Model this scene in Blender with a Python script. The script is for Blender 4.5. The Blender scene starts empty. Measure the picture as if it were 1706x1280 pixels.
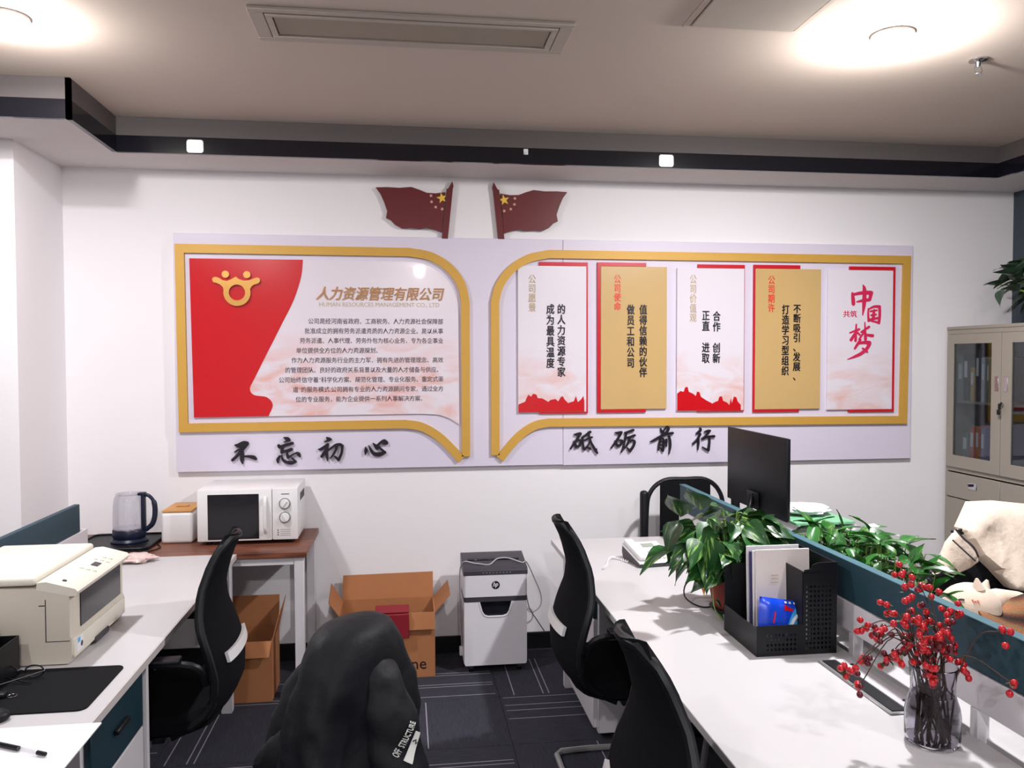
import bpy, bmesh, math, random
import numpy as np
from mathutils import Vector, Matrix, noise
PI = math.pi
R = math.radians
random.seed(11)
SC = bpy.context.scene
COL = SC.collection

# ------------------------------------------------------------------ camera
CAM = np.array([0.0, 0.0, 1.68]); FPX = 1350.0
_y, _p, _r = R(-7.57), R(1.8), R(-0.14)
_F = np.array([-math.sin(_y)*math.cos(_p), math.cos(_y)*math.cos(_p), -math.sin(_p)])
_R0 = np.array([math.cos(_y), math.sin(_y), 0.0]); _U0 = np.cross(_R0, _F)
_RT = math.cos(_r)*_R0 + math.sin(_r)*_U0
_UP = -math.sin(_r)*_R0 + math.cos(_r)*_U0
def at(px, py, **k):
    """point of the room seen at a photo pixel, on the real plane x=, y= or z="""
    d = _F*FPX + _RT*(px-853) - _UP*(py-640)
    a, v = list(k.items())[0]; i = 'xyz'.index(a)
    return Vector(CAM + d*((v-CAM[i])/d[i]))
cam = bpy.data.cameras.new('camera'); camo = bpy.data.objects.new('camera', cam); COL.objects.link(camo)
camo.matrix_world = Matrix(((_RT[0], _UP[0], -_F[0], CAM[0]), (_RT[1], _UP[1], -_F[1], CAM[1]),
                            (_RT[2], _UP[2], -_F[2], CAM[2]), (0, 0, 0, 1)))
cam.sensor_width = 36; cam.lens = 36*FPX/1706; cam.clip_start = 0.05
SC.camera = camo
# ------------------------------------------------------------------ world, lights, exposure
w = bpy.data.worlds.new('world'); SC.world = w; w.use_nodes = True
w.node_tree.nodes['Background'].inputs[0].default_value = (0.75, 0.8, 1, 1)
w.node_tree.nodes['Background'].inputs[1].default_value = 0.15
SC.view_settings.view_transform = 'Standard'; SC.view_settings.look = 'None'
SC.view_settings.gamma = 1; SC.view_settings.exposure = -0.22
SC.view_settings.use_curve_mapping = False
CEIL = 2.87
LAMPS = [(1.79, 2.81, 72), (-1.36, 3.05, 37), (1.75, 0.5, 20), (-1.4, 0.5, 20), (0.2, -1.4, 70)]
for lx, ly, pw in LAMPS:      # each downlight: the beam from its lens, and an added point light to brighten the ceiling
    l = bpy.data.lights.new('lamp_light', 'AREA'); l.shape = 'DISK'; l.size = 0.11; l.energy = pw
    l.color = (0.95, 0.955, 1.0)
    o = bpy.data.objects.new('lamp_light', l); COL.objects.link(o); o.location = (lx, ly, CEIL-0.037)
    l = bpy.data.lights.new('ceiling_fill', 'POINT'); l.shadow_soft_size = 0.04; l.energy = pw*0.6
    l.color = (1.0, 0.96, 0.93)
    o = bpy.data.objects.new('ceiling_fill', l); COL.objects.link(o); o.location = (lx, ly, CEIL-0.09)

# ------------------------------------------------------------------ materials
def srgb(c):
    return tuple(((v/255)/12.92 if v/255 <= 0.04045 else ((v/255+0.055)/1.055)**2.4) for v in c)+(1,)
MATS = {}
def mat(name, col, rough=0.5, metal=0.0, var=0.06, scale=12.0, bump=0.0, bscale=200.0, spec=0.5, emit=0, trans=0, ior=1.45, coat=0, col2=None, sheen=0):
    if name in MATS: return MATS[name]
    m = bpy.data.materials.new(name); m.use_nodes = True; n = m.node_tree.nodes; L = m.node_tree.links
    b = n['Principled BSDF']; b.inputs['Roughness'].default_value = rough; b.inputs['Metallic'].default_value = metal
    b.inputs['Specular IOR Level'].default_value = spec; b.inputs['IOR'].default_value = ior
    b.inputs['Transmission Weight'].default_value = trans; b.inputs['Coat Weight'].default_value = coat
    b.inputs['Sheen Weight'].default_value = sheen
    tc = n.new('ShaderNodeTexCoord'); nz = n.new('ShaderNodeTexNoise'); nz.inputs['Scale'].default_value = scale
    nz.inputs['Detail'].default_value = 4
    L.new(tc.outputs['Object'], nz.inputs['Vector'])
    mx = n.new('ShaderNodeMix'); mx.data_type = 'RGBA'
    c = srgb(col)
    if col2: a, d = c, srgb(col2)
    else: a = tuple(v*(1-var) for v in c[:3])+(1,); d = tuple(min(1, v*(1+var)) for v in c[:3])+(1,)
    mx.inputs['A'].default_value = a; mx.inputs['B'].default_value = d
    L.new(nz.outputs['Fac'], mx.inputs['Factor']); L.new(mx.outputs['Result'], b.inputs['Base Color'])
    if bump:
        n2 = n.new('ShaderNodeTexNoise'); n2.inputs['Scale'].default_value = bscale; n2.inputs['Detail'].default_value = 3
        L.new(tc.outputs['Object'], n2.inputs['Vector'])
        bp = n.new('ShaderNodeBump'); bp.inputs['Strength'].default_value = bump; bp.inputs['Distance'].default_value = 0.01
        L.new(n2.outputs['Fac'], bp.inputs['Height']); L.new(bp.outputs['Normal'], b.inputs['Normal'])
    if emit:
        b.inputs['Emission Color'].default_value = c; b.inputs['Emission Strength'].default_value = emit
    MATS[name] = m
    return m
def pane_mat(name, tint, gloss=0.1, op=0.0, rough=0.02):
    m = bpy.data.materials.new(name); m.use_nodes = True; n = m.node_tree.nodes; L = m.node_tree.links
    n.remove(n['Principled BSDF']); out = n['Material Output']
    t = n.new('ShaderNodeBsdfTransparent'); t.inputs[0].default_value = srgb(tint)
    g = n.new('ShaderNodeBsdfGlossy'); g.inputs['Roughness'].default_value = rough
    lw = n.new('ShaderNodeLayerWeight'); lw.inputs['Blend'].default_value = 0.35
    mr = n.new('ShaderNodeMapRange'); mr.inputs['To Min'].default_value = gloss*0.5; mr.inputs['To Max'].default_value = min(1, gloss*5)
    L.new(lw.outputs['Fresnel'], mr.inputs['Value'])
    x = n.new('ShaderNodeMixShader'); L.new(mr.outputs[0], x.inputs[0]); L.new(t.outputs[0], x.inputs[1]); L.new(g.outputs[0], x.inputs[2])
    L.new(x.outputs[0], out.inputs[0]); MATS[name] = m
    return m
WALL = mat('wall_paint', (238, 234, 236), 0.75, var=0.015, scale=2, bump=0.03, bscale=150)
CEILM = mat('ceiling_paint', (200, 186, 175), 0.85, var=0.02, scale=2)
CEILS = mat('soffit_paint', (214, 208, 206), 0.8, var=0.015, scale=2)
DARKW = mat('dark_blue_wall', (58, 68, 78), 0.6, var=0.05, scale=3)
SHADEG = mat('tray_face_shade', (94, 88, 88), 0.7)  # shade on the face above the black strip, put into its colour
BLKG = mat('black_gloss', (22, 22, 30), 0.12, var=0.03)
BLK = mat('black_plastic', (16, 17, 22), 0.45, spec=0.35)
BLKM = mat('black_matte', (13, 14, 18), 0.85, bump=0.15, bscale=400, spec=0.2)
FABR = mat('black_mesh_fabric', (12, 13, 17), 0.9, bump=0.3, bscale=700, spec=0.15)
WHT = mat('white_plastic', (232, 230, 230), 0.35, var=0.02)
DESK = mat('white_laminate', (198, 195, 196), 0.38, var=0.02, scale=4)
EDGE = mat('edge_band', (205, 198, 194), 0.5)
WMET = mat('white_metal', (214, 210, 214), 0.4, var=0.02)
TEAL = mat('teal_panel', (29, 62, 74), 0.6, var=0.08, scale=20, bump=0.15, bscale=600)
TEALD = mat('teal_laminate', (24, 52, 62), 0.4)
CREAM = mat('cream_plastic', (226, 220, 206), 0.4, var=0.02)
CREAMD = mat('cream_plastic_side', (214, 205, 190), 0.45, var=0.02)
WOOD = None
GOLD = mat('gold_trim', (204, 158, 70), 0.5, metal=0.1, var=0.06, scale=5)
GOLDB = mat('gold_emblem', (200, 150, 78), 0.35, metal=0.5)
LILAC = mat('lilac_board', (216, 208, 224), 0.45, var=0.015, scale=3)
REDP = mat('red_print', (200, 18, 28), 0.22, var=0.03, coat=0.4)
REDB = mat('red_bracket', (196, 22, 40), 0.35, var=0.03)
FLAG = mat('flag_red', (98, 18, 22), 0.35, var=0.06)
STAR = mat('star_gold', (232, 190, 70), 0.4); STARS = mat('star_pale', (222, 170, 150), 0.4)
TAN = mat('tan_print', (202, 168, 112), 0.3, var=0.05, scale=6, coat=0.3)
INK = mat('black_ink', (26, 20, 30), 0.4)
INKG = mat('grey_ink', (92, 78, 86), 0.5)
INKO = mat('gold_ink', (176, 128, 84), 0.4, metal=0.2)
INKT = mat('taupe_ink', (190, 170, 140), 0.5)
INKR = mat('red_ink', (226, 60, 44), 0.4)
INKP = mat('crimson_ink', (205, 40, 84), 0.4)
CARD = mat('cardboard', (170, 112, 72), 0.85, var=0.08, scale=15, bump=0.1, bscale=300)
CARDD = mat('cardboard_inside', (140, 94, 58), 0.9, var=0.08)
MAROON = mat('maroon_cloth_cover', (130, 16, 34), 0.6)
CABG = mat('grey_steel', (150, 143, 132), 0.45, var=0.03, scale=4)
CHROME = mat('chrome', (200, 200, 205), 0.15, metal=1)
SILV = mat('silver_grey', (170, 168, 168), 0.35, metal=0.6)
SHRW = mat('silver_plastic', (222, 218, 224), 0.35, var=0.02)
SHRD = mat('dark_grey_plastic', (62, 58, 66), 0.4)
LGHT = mat('lamp_lens', (255, 255, 255), 0.4, emit=30)
BEIGE = mat('beige_padded_cloth', (206, 190, 174), 0.75, var=0.05, scale=8, bump=0.25, bscale=60)
PLUSH = mat('cream_plush', (222, 200, 180), 0.95, bump=0.2, bscale=300, sheen=0.2)
TERRA = mat('terracotta', (150, 62, 50), 0.55, var=0.15, scale=14)
PAPER = mat('paper', (236, 234, 236), 0.7, var=0.02)
PAPERG = mat('paper_edges', (190, 186, 192), 0.8, var=0.1, scale=300)
BLUEP = mat('blue_packet', (20, 70, 210), 0.25, var=0.2, scale=30)
CYAN = mat('cyan_print', (60, 170, 230), 0.3)
BERRY = mat('berry_red', (186, 24, 34), 0.28, var=0.35, scale=60, coat=0.3)
BERRYD = mat('berry_dark', (92, 16, 30), 0.35, var=0.3, scale=60)
STEM = mat('brown_stem', (72, 52, 44), 0.7, var=0.2)
SEPAL = mat('dark_sepal', (70, 66, 40), 0.7, var=0.3)
GSTEM = mat('green_stem', (110, 140, 60), 0.5)
BAMB = mat('bamboo', (206, 150, 84), 0.5, var=0.12, scale=20)
PINKW = mat('candy_wrap', (222, 196, 190), 0.3, var=0.2, scale=50)
GREENP = mat('green_folder', (120, 180, 140), 0.4)
GLASSP = pane_mat('cabinet_glass', (212, 218, 220), 0.05)
GLASSK = pane_mat('kettle_glass', (250, 250, 252), 0.05)
GLASSV = mat('smoked_vase_glass', (226, 224, 230), 0.02, trans=1.0, ior=1.25, var=0.02)
WATERM = mat('water', (228, 228, 234), 0.0, trans=1.0, ior=1.1, var=0.0)
def nodes_of(m): return m.node_tree.nodes, m.node_tree.links, m.node_tree.nodes['Principled BSDF']
def wood_mat():
    m = mat('walnut_laminate', (104, 58, 42), 0.4); n, L, b = nodes_of(m)
    tc = n.new('ShaderNodeTexCoord'); mp = n.new('ShaderNodeMapping'); mp.inputs['Scale'].default_value = (1.2, 22, 22)
    nz = n.new('ShaderNodeTexNoise'); nz.inputs['Scale'].default_value = 3; nz.inputs['Detail'].default_value = 6
    L.new(tc.outputs['Object'], mp.inputs[0]); L.new(mp.outputs[0], nz.inputs['Vector'])
    cr = n.new('ShaderNodeValToRGB'); cr.color_ramp.elements[0].color = srgb((70, 38, 30)); cr.color_ramp.elements[1].color = srgb((142, 84, 58))
    cr.color_ramp.elements[0].position = 0.35; cr.color_ramp.elements[1].position = 0.65
    L.new(nz.outputs['Fac'], cr.inputs[0]); L.new(cr.outputs[0], b.inputs['Base Color'])
    return m
WOOD = wood_mat()
def carpet_mat(base, seed):
    m = mat('carpet_%d' % seed, base, 0.95); n, L, b = nodes_of(m)
    tc = n.new('ShaderNodeTexCoord'); sp = n.new('ShaderNodeSeparateXYZ'); L.new(tc.outputs['Object'], sp.inputs[0])
    oi = n.new('ShaderNodeObjectInfo')
    def math_(op, a, bb):
        q = n.new('ShaderNodeMath'); q.operation = op
        for i, v in enumerate((a, bb)):
            if isinstance(v, (int, float)): q.inputs[i].default_value = v
            elif v is not None: L.new(v, q.inputs[i])
        return q.outputs[0]
    # narrow light yarn lines: one cell in a few, running along the tile
    cell = math_('FLOOR', math_('MULTIPLY', sp.outputs['X'], 34), 0)
    fr = math_('FRACT', math_('MULTIPLY', sp.outputs['X'], 34), 0)
    wn = n.new('ShaderNodeTexWhiteNoise'); wn.noise_dimensions = '2D'
    cb = n.new('ShaderNodeCombineXYZ'); L.new(cell, cb.inputs[0]); L.new(math_('MULTIPLY', oi.outputs['Random'], 57), cb.inputs[1]); L.new(cb.outputs[0], wn.inputs['Vector'])
    pick = math_('GREATER_THAN', wn.outputs['Value'], 0.84)
    thin = math_('LESS_THAN', fr, 0.17)
    half = math_('ABSOLUTE', sp.outputs['Y'], 0)
    inside = math_('LESS_THAN', half, 0.235)
    line = math_('MULTIPLY', math_('MULTIPLY', pick, thin), inside)
    fine = n.new('ShaderNodeTexNoise'); fine.inputs['Scale'].default_value = 1; fine.inputs['Detail'].default_value = 3
    mp = n.new('ShaderNodeMapping'); mp.inputs['Scale'].default_value = (170, 14, 14); L.new(tc.outputs['Object'], mp.inputs[0]); L.new(mp.outputs[0], fine.inputs['Vector'])
    c1 = n.new('ShaderNodeMix'); c1.data_type = 'RGBA'; c1.inputs['A'].default_value = srgb(tuple(v*0.6 for v in base)); c1.inputs['B'].default_value = srgb(tuple(v*1.5 for v in base))
    L.new(fine.outputs['Fac'], c1.inputs['Factor'])
    c2 = n.new('ShaderNodeMix'); c2.data_type = 'RGBA'; c2.inputs['B'].default_value = srgb((150, 146, 158)); L.new(c1.outputs['Result'], c2.inputs['A']); L.new(line, c2.inputs['Factor'])
    L.new(c2.outputs['Result'], b.inputs['Base Color'])
    bp = n.new('ShaderNodeBump'); bp.inputs['Strength'].default_value = 0.5; bp.inputs['Distance'].default_value = 0.004
    L.new(fine.outputs['Fac'], bp.inputs['Height']); L.new(bp.outputs['Normal'], b.inputs['Normal'])
    return m
CARPET = carpet_mat((40, 40, 49), 1)
def poster_mat(name, base, lo, zmid):
    """printed sheet: plain above, salmon watercolour clouds lower down (object Z)"""
    m = mat(name, base, 0.22, coat=0.5); n, L, b = nodes_of(m)
    tc = n.new('ShaderNodeTexCoord'); sp = n.new('ShaderNodeSeparateXYZ'); L.new(tc.outputs['Object'], sp.inputs[0])
    mp = n.new('ShaderNodeMapping'); mp.inputs['Scale'].default_value = (3.0, 3.0, 7.0); L.new(tc.outputs['Object'], mp.inputs[0])
    nz = n.new('ShaderNodeTexNoise'); nz.inputs['Scale'].default_value = 1.3; nz.inputs['Detail'].default_value = 7; nz.inputs['Distortion'].default_value = 1.2
    L.new(mp.outputs[0], nz.inputs['Vector'])
    mr = n.new('ShaderNodeMapRange'); mr.inputs['From Min'].default_value = zmid; mr.inputs['From Max'].default_value = zmid-0.3
    L.new(sp.outputs['Z'], mr.inputs['Value'])
    cr = n.new('ShaderNodeValToRGB'); cr.color_ramp.elements[0].position = 0.42; cr.color_ramp.elements[1].position = 0.68
    L.new(nz.outputs['Fac'], cr.inputs[0])
    mu = n.new('ShaderNodeMath'); mu.operation = 'MULTIPLY'; L.new(cr.outputs[0], mu.inputs[0]); L.new(mr.outputs[0], mu.inputs[1])
    mx = n.new('ShaderNodeMix'); mx.data_type = 'RGBA'; mx.inputs['A'].default_value = srgb(base); mx.inputs['B'].default_value = srgb(lo)
    L.new(mu.outputs[0], mx.inputs['Factor']); L.new(mx.outputs['Result'], b.inputs['Base Color'])
    return m
POSTL = poster_mat('poster_print_wide', (226, 216, 224), (226, 170, 160), 1.85)
POST = poster_mat('poster_print', (228, 220, 228), (226, 178, 168), 1.75)
def leaf_mat(name, a, bcol, thr):
    m = mat(name, a, 0.35, coat=0.15); n, L, b = nodes_of(m)
    tc = n.new('ShaderNodeTexCoord'); mp = n.new('ShaderNodeMapping'); mp.inputs['Scale'].default_value = (9, 60, 9); mp.inputs['Rotation'].default_value = (0, 0, 0.5)
    nz = n.new('ShaderNodeTexNoise'); nz.inputs['Scale'].default_value = 1.6; nz.inputs['Detail'].default_value = 5
    oi = n.new('ShaderNodeObjectInfo'); va = n.new('ShaderNodeVectorMath'); va.operation = 'ADD'
    L.new(tc.outputs['Object'], mp.inputs[0]); L.new(mp.outputs[0], va.inputs[0]); L.new(oi.outputs['Random'], va.inputs[1]); L.new(va.outputs[0], nz.inputs['Vector'])
    cr = n.new('ShaderNodeValToRGB'); cr.color_ramp.elements[0].position = thr; cr.color_ramp.elements[1].position = thr+0.14
    cr.color_ramp.elements[0].color = srgb(a); cr.color_ramp.elements[1].color = srgb(bcol)
    L.new(nz.outputs['Fac'], cr.inputs[0])
    hs = n.new('ShaderNodeHueSaturation'); mr = n.new('ShaderNodeMapRange'); mr.inputs['To Min'].default_value = 0.65; mr.inputs['To Max'].default_value = 1.35
    L.new(oi.outputs['Random'], mr.inputs['Value']); L.new(mr.outputs[0], hs.inputs['Value']); L.new(cr.outputs[0], hs.inputs['Color'])
    L.new(hs.outputs[0], b.inputs['Base Color'])
    b.inputs['Subsurface Weight'].default_value = 0.0
    return m
LEAF = leaf_mat('pothos_leaf', (28, 74, 30), (130, 172, 84), 0.55)
LEAF2 = leaf_mat('planter_leaf', (40, 96, 36), (150, 190, 80), 0.62)
LEAFD = leaf_mat('dark_leaf', (38, 60, 44), (70, 80, 60), 0.6)
LEAFY = mat('yellow_leaf', (226, 150, 30), 0.45, var=0.3, scale=25)

# ------------------------------------------------------------------ mesh helpers
class MB:
    def __init__(s): s.bm = bmesh.new()
    def _post(s, vs, rot=None, piv=None):
        if rot:
            M = Matrix.Rotation(rot[1], 3, rot[0]); p = Vector(piv)
            for v in vs: v.co = p + M @ (v.co-p)
    def box(s, x0, x1, y0, y1, z0, z1, bev=0.0, seg=2, rot=None, piv=None):
        r = bmesh.ops.create_cube(s.bm, size=1); vs = r['verts']
        for v in vs:
            v.co = Vector(((x0+x1)/2+v.co.x*(x1-x0), (y0+y1)/2+v.co.y*(y1-y0), (z0+z1)/2+v.co.z*(z1-z0)))
        if bev:
            es = list({e for v in vs for e in v.link_edges})
            n0 = set(s.bm.verts)
            rr = bmesh.ops.bevel(s.bm, geom=es, offset=bev, segments=seg, profile=0.5, affect='EDGES')
            vs = list({v for f in rr['faces'] for v in f.verts} | {v for v in vs if v.is_valid})
        s._post(vs, rot, piv or ((x0+x1)/2, (y0+y1)/2, (z0+z1)/2)); return s
    def cyl(s, p0, p1, r0, r1=None, seg=20, cap=True):
        p0, p1 = Vector(p0), Vector(p1); r1 = r0 if r1 is None else r1
        d = (p1-p0); q = d.to_track_quat('Z', 'Y').to_matrix()
        a = [s.bm.verts.new(p0+q @ Vector((math.cos(t)*r0, math.sin(t)*r0, 0))) for t in [2*PI*i/seg for i in range(seg)]]
        b = [s.bm.verts.new(p1+q @ Vector((math.cos(t)*r1, math.sin(t)*r1, 0))) for t in [2*PI*i/seg for i in range(seg)]]
        for i in range(seg): s.bm.faces.new((a[i], a[(i+1) % seg], b[(i+1) % seg], b[i]))
        if cap: s.bm.faces.new(a[::-1]); s.bm.faces.new(b)
        return s
    def tube(s, pts, r, seg=8, closed=False, cap=True):
        pts = [Vector(p) for p in pts]; n = len(pts); rings = []; up = None
        for i, p in enumerate(pts):
            if closed: t = pts[(i+1) % n]-pts[i-1]
            else: t = pts[min(i+1, n-1)]-pts[max(i-1, 0)]
            t.normalize()
            if up is None: up = t.orthogonal().normalized()
            up = (up - t*up.dot(t)).normalized(); sd = t.cross(up)
            rr = r[i] if isinstance(r, (list, tuple)) else r
            rings.append([s.bm.verts.new(p+(up*math.cos(2*PI*k/seg)+sd*math.sin(2*PI*k/seg))*rr) for k in range(seg)])
        for i in range(n if closed else n-1):
            a, b = rings[i], rings[(i+1) % n]
            for k in range(seg): s.bm.faces.new((a[k], a[(k+1) % seg], b[(k+1) % seg], b[k]))
        if cap and not closed: s.bm.faces.new(rings[0][::-1]); s.bm.faces.new(rings[-1])
        return s
    def lathe(s, prof, c=(0, 0), seg=32, z0=0):
        rings = []
        for r, z in prof:
            if r < 1e-5: rings.append([s.bm.verts.new((c[0], c[1], z0+z))])
            else: rings.append([s.bm.verts.new((c[0]+r*math.cos(2*PI*k/seg), c[1]+r*math.sin(2*PI*k/seg), z0+z)) for k in range(seg)])
        for a, b in zip(rings, rings[1:]):
            for k in range(seg):
                q = []
                for v in (a[k % len(a)], a[(k+1) % len(a)], b[(k+1) % len(b)], b[k % len(b)]):
                    if v not in q: q.append(v)
                if len(q) > 2: s.bm.faces.new(q)
        return s
    def prism(s, out, d0, d1, plane='xz'):
        """outline extruded: plane 'xz' -> depth y, 'yz' -> depth x, 'xy' -> depth z"""
        def P(u, v, d):
            return {'xz': (u, d, v), 'yz': (d, u, v), 'xy': (u, v, d)}[plane]
        a = [s.bm.verts.new(P(u, v, d0)) for u, v in out]; b = [s.bm.verts.new(P(u, v, d1)) for u, v in out]
        n = len(out)
        for i in range(n): s.bm.faces.new((a[i], a[(i+1) % n], b[(i+1) % n], b[i]))
        f1 = s.bm.faces.new(a[::-1]); f2 = s.bm.faces.new(b)
        if n > 4:
            f1.normal_update(); f2.normal_update(); bmesh.ops.triangulate(s.bm, faces=[f1, f2])
        return s
    def band(s, pts, wd, d0, d1, closed=False):
        """flat strip of width wd following pts in XZ, mitred, from y=d0 to d1"""
        P = [Vector(p) for p in pts]; n = len(P); Lf = []; Rg = []
        for i, p in enumerate(P):
            a = P[i-1] if (i > 0 or closed) else None; b = P[(i+1) % n] if (i < n-1 or closed) else None
            t1 = (p-a).normalized() if a is not None else (b-p).normalized(); t2 = (b-p).normalized() if b is not None else t1
            nn = Vector((-(t1+t2).y, (t1+t2).x)).normalized(); c = nn.dot(Vector((-t1.y, t1.x)))
            ww = (wd[i] if isinstance(wd, (list, tuple)) else wd)/2/max(c, 0.35)
            Lf.append(p+nn*ww); Rg.append(p-nn*ww)
        V = [[s.bm.verts.new((q.x, d, q.y)) for q in side] for side in (Lf, Rg) for d in (d0, d1)]
        for i in range(n if closed else n-1):
            j = (i+1) % n
            for A, B in ((V[0], V[2]), (V[3], V[1]), (V[1], V[0]), (V[2], V[3])): s.bm.faces.new((A[i], A[j], B[j], B[i]))
        if not closed:
            for i in (0, n-1): s.bm.faces.new((V[0][i], V[1][i], V[3][i], V[2][i]))
        return s
    def grid(s, fn, nu, nv, closeu=False):
        g = [[s.bm.verts.new(fn(i/(nu if closeu else nu-1), j/(nv-1))) for i in range(nu)] for j in range(nv)]
        for j in range(nv-1):
            for i in range(nu if closeu else nu-1):
                k = (i+1) % nu; s.bm.faces.new((g[j][i], g[j][k], g[j+1][k], g[j+1][i]))
        return g
    def shell(s, fn, nu, nv, th):
        """surface fn(u,v) thickened by th along +/- normal estimate"""
        e = 1e-3
        def nrm(u, v):
            du = Vector(fn(min(1, u+e), v))-Vector(fn(max(0, u-e), v)); dv = Vector(fn(u, min(1, v+e)))-Vector(fn(u, max(0, v-e)))
            return du.cross(dv).normalized()
        N = [[nrm(i/(nu-1), j/(nv-1)) for i in range(nu)] for j in range(nv)]
        A = [[s.bm.verts.new(Vector(fn(i/(nu-1), j/(nv-1)))+N[j][i]*th/2) for i in range(nu)] for j in range(nv)]
        B = [[s.bm.verts.new(Vector(fn(i/(nu-1), j/(nv-1)))-N[j][i]*th/2) for i in range(nu)] for j in range(nv)]
        for j in range(nv-1):
            for i in range(nu-1):
                s.bm.faces.new((A[j][i], A[j][i+1], A[j+1][i+1], A[j+1][i])); s.bm.faces.new((B[j][i], B[j+1][i], B[j+1][i+1], B[j][i+1]))
        for j in range(nv-1):
            s.bm.faces.new((A[j][0], A[j+1][0], B[j+1][0], B[j][0])); s.bm.faces.new((A[j][-1], B[j][-1], B[j+1][-1], A[j+1][-1]))
        for i in range(nu-1):
            s.bm.faces.new((A[0][i], B[0][i], B[0][i+1], A[0][i+1])); s.bm.faces.new((A[-1][i], A[-1][i+1], B[-1][i+1], B[-1][i]))
        return s
    def sphere(s, c, r, seg=16, rings=10, sc=(1, 1, 1)):
        rr = bmesh.ops.create_uvsphere(s.bm, u_segments=seg, v_segments=rings, radius=r)
        for v in rr['verts']: v.co = Vector(c)+Vector((v.co.x*sc[0], v.co.y*sc[1], v.co.z*sc[2]))
        return s
    def mesh(s, name, m, smooth=True):
        bmesh.ops.recalc_face_normals(s.bm, faces=s.bm.faces[:])
        me = bpy.data.meshes.new(name); s.bm.to_mesh(me); s.bm.free(); me.materials.append(m)
        if smooth:
            me.polygons.foreach_set('use_smooth', [True]*len(me.polygons))
            try: me.set_sharp_from_angle(angle=R(38))
            except Exception: pass
        return me
    def obj(s, name, m, parent=None, label=None, smooth=True, loc=None):
        o = bpy.data.objects.new(name, s.mesh(name, m, smooth)); COL.objects.link(o)
        if parent is not None: o.parent = parent
        if label: o['label'] = label
        if loc: o.location = loc
        return o
def tag(o, label=None, cat=None, group=None, kind=None):
    if label: o['label'] = label
    if cat: o['category'] = cat
    if group: o['group'] = group
    if kind: o['kind'] = kind
    return o
def thing(name, label, cat, loc=(0, 0, 0), rz=0, group=None):
    o = bpy.data.objects.new(name, None); COL.objects.link(o); o.location = loc; o.rotation_euler = (0, 0, rz)
    o.empty_display_size = 0.05
    return tag(o, label, cat, group)
def struct(o): o['kind'] = 'structure'; return o
def copy_tree(o, parent=None):
    c = o.copy(); COL.objects.link(c); c.parent = parent
    for ch in list(o.children): copy_tree(ch, c)
    return c
def inst(src_mesh, name, parent, M, label=None):
    o = bpy.data.objects.new(name, src_mesh); COL.objects.link(o); o.parent = parent; o.matrix_local = M
    if label: o['label'] = label
    return o
def txt(body, m, parent, fit, name='lettering', y=0.0, ext=0.0006, bold=0.0, align='CENTER', shear=0, vert=False, face='-y', label=None, res=2, keep=False):
    """lettering as mesh, fitted to the rectangle fit=(u0,u1,z0,z1); face: plane it lies on"""
    if vert: body = '\n'.join(body)
    c = bpy.data.curves.new('t', 'FONT'); c.body = body; c.align_x = align; c.extrude = ext; c.shear = shear
    c.resolution_u = res; c.space_line = 1.0
    o = bpy.data.objects.new('t', c); COL.objects.link(o)
    dg = bpy.context.evaluated_depsgraph_get(); dg.update()
    me = bpy.data.meshes.new_from_object(o.evaluated_get(dg)); bpy.data.objects.remove(o); bpy.data.curves.remove(c)
    if bold:
        bm_ = bmesh.new(); bm_.from_mesh(me); dl = bold
        g0 = bm_.verts[:]+bm_.edges[:]+bm_.faces[:]
        for k_, (dx_, dy_) in enumerate(((dl, 0), (-dl, 0), (0, dl*.7), (0, -dl*.7))):
            r_ = bmesh.ops.duplicate(bm_, geom=g0)
            for q_ in r_['geom']:
                if isinstance(q_, bmesh.types.BMVert): q_.co.x += dx_; q_.co.y += dy_; q_.co.z += 6e-5*(k_+1)
        bm_.to_mesh(me); bm_.free()
    n = len(me.vertices); co = np.zeros(n*3); me.vertices.foreach_get('co', co); co = co.reshape(-1, 3)
    mn, mx = co.min(0), co.max(0); u0, u1, z0, z1 = fit
    su, sz = (u1-u0)/(mx[0]-mn[0]), (z1-z0)/(mx[1]-mn[1])
    if keep: su = sz = min(su, sz)
    U = (u0+u1)/2+(co[:, 0]-(mn[0]+mx[0])/2)*su; Z = (z0+z1)/2+(co[:, 1]-(mn[1]+mx[1])/2)*sz; D = co[:, 2]
    D = D-D.max()
    if face == '-y': co = np.stack([U, y-(D-D.min()), Z], 1)
    elif face == '-x': co = np.stack([y-(D-D.min()), -U, Z], 1)
    elif face == '+x': co = np.stack([y+(D-D.min()), U, Z], 1)
    elif face == '+z': co = np.stack([U, Z, y+(D-D.min())], 1)
    me.vertices.foreach_set('co', co.reshape(-1)); me.update(); me.materials.clear(); me.materials.append(m)
    o = bpy.data.objects.new(name, me); COL.objects.link(o); o.parent = parent
    if label: o['label'] = label
    return o
def crom(pts, n=5):
    """Catmull-Rom through points of any dimension"""
    P = [np.array(p, float) for p in pts]; P = [2*P[0]-P[1]]+P+[2*P[-1]-P[-2]]; out = []
    for i in range(1, len(P)-2):
        for k in range(n):
            t = k/n; a, b, c, d = P[i-1:i+3]
            out.append(0.5*((2*b)+(-a+c)*t+(2*a-5*b+4*c-d)*t*t+(-a+3*b-3*c+d)*t**3))
    out.append(P[-2]); return out
def rrect(u0, u1, v0, v1, r, n=5):
    o = []
    for cx, cy, a in ((u1-r, v1-r, 0), (u0+r, v1-r, 90), (u0+r, v0+r, 180), (u1-r, v0+r, 270)):
        for k in range(n+1): t = R(a+90*k/n); o.append((cx+r*math.cos(t), cy+r*math.sin(t)))
    return o

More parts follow.
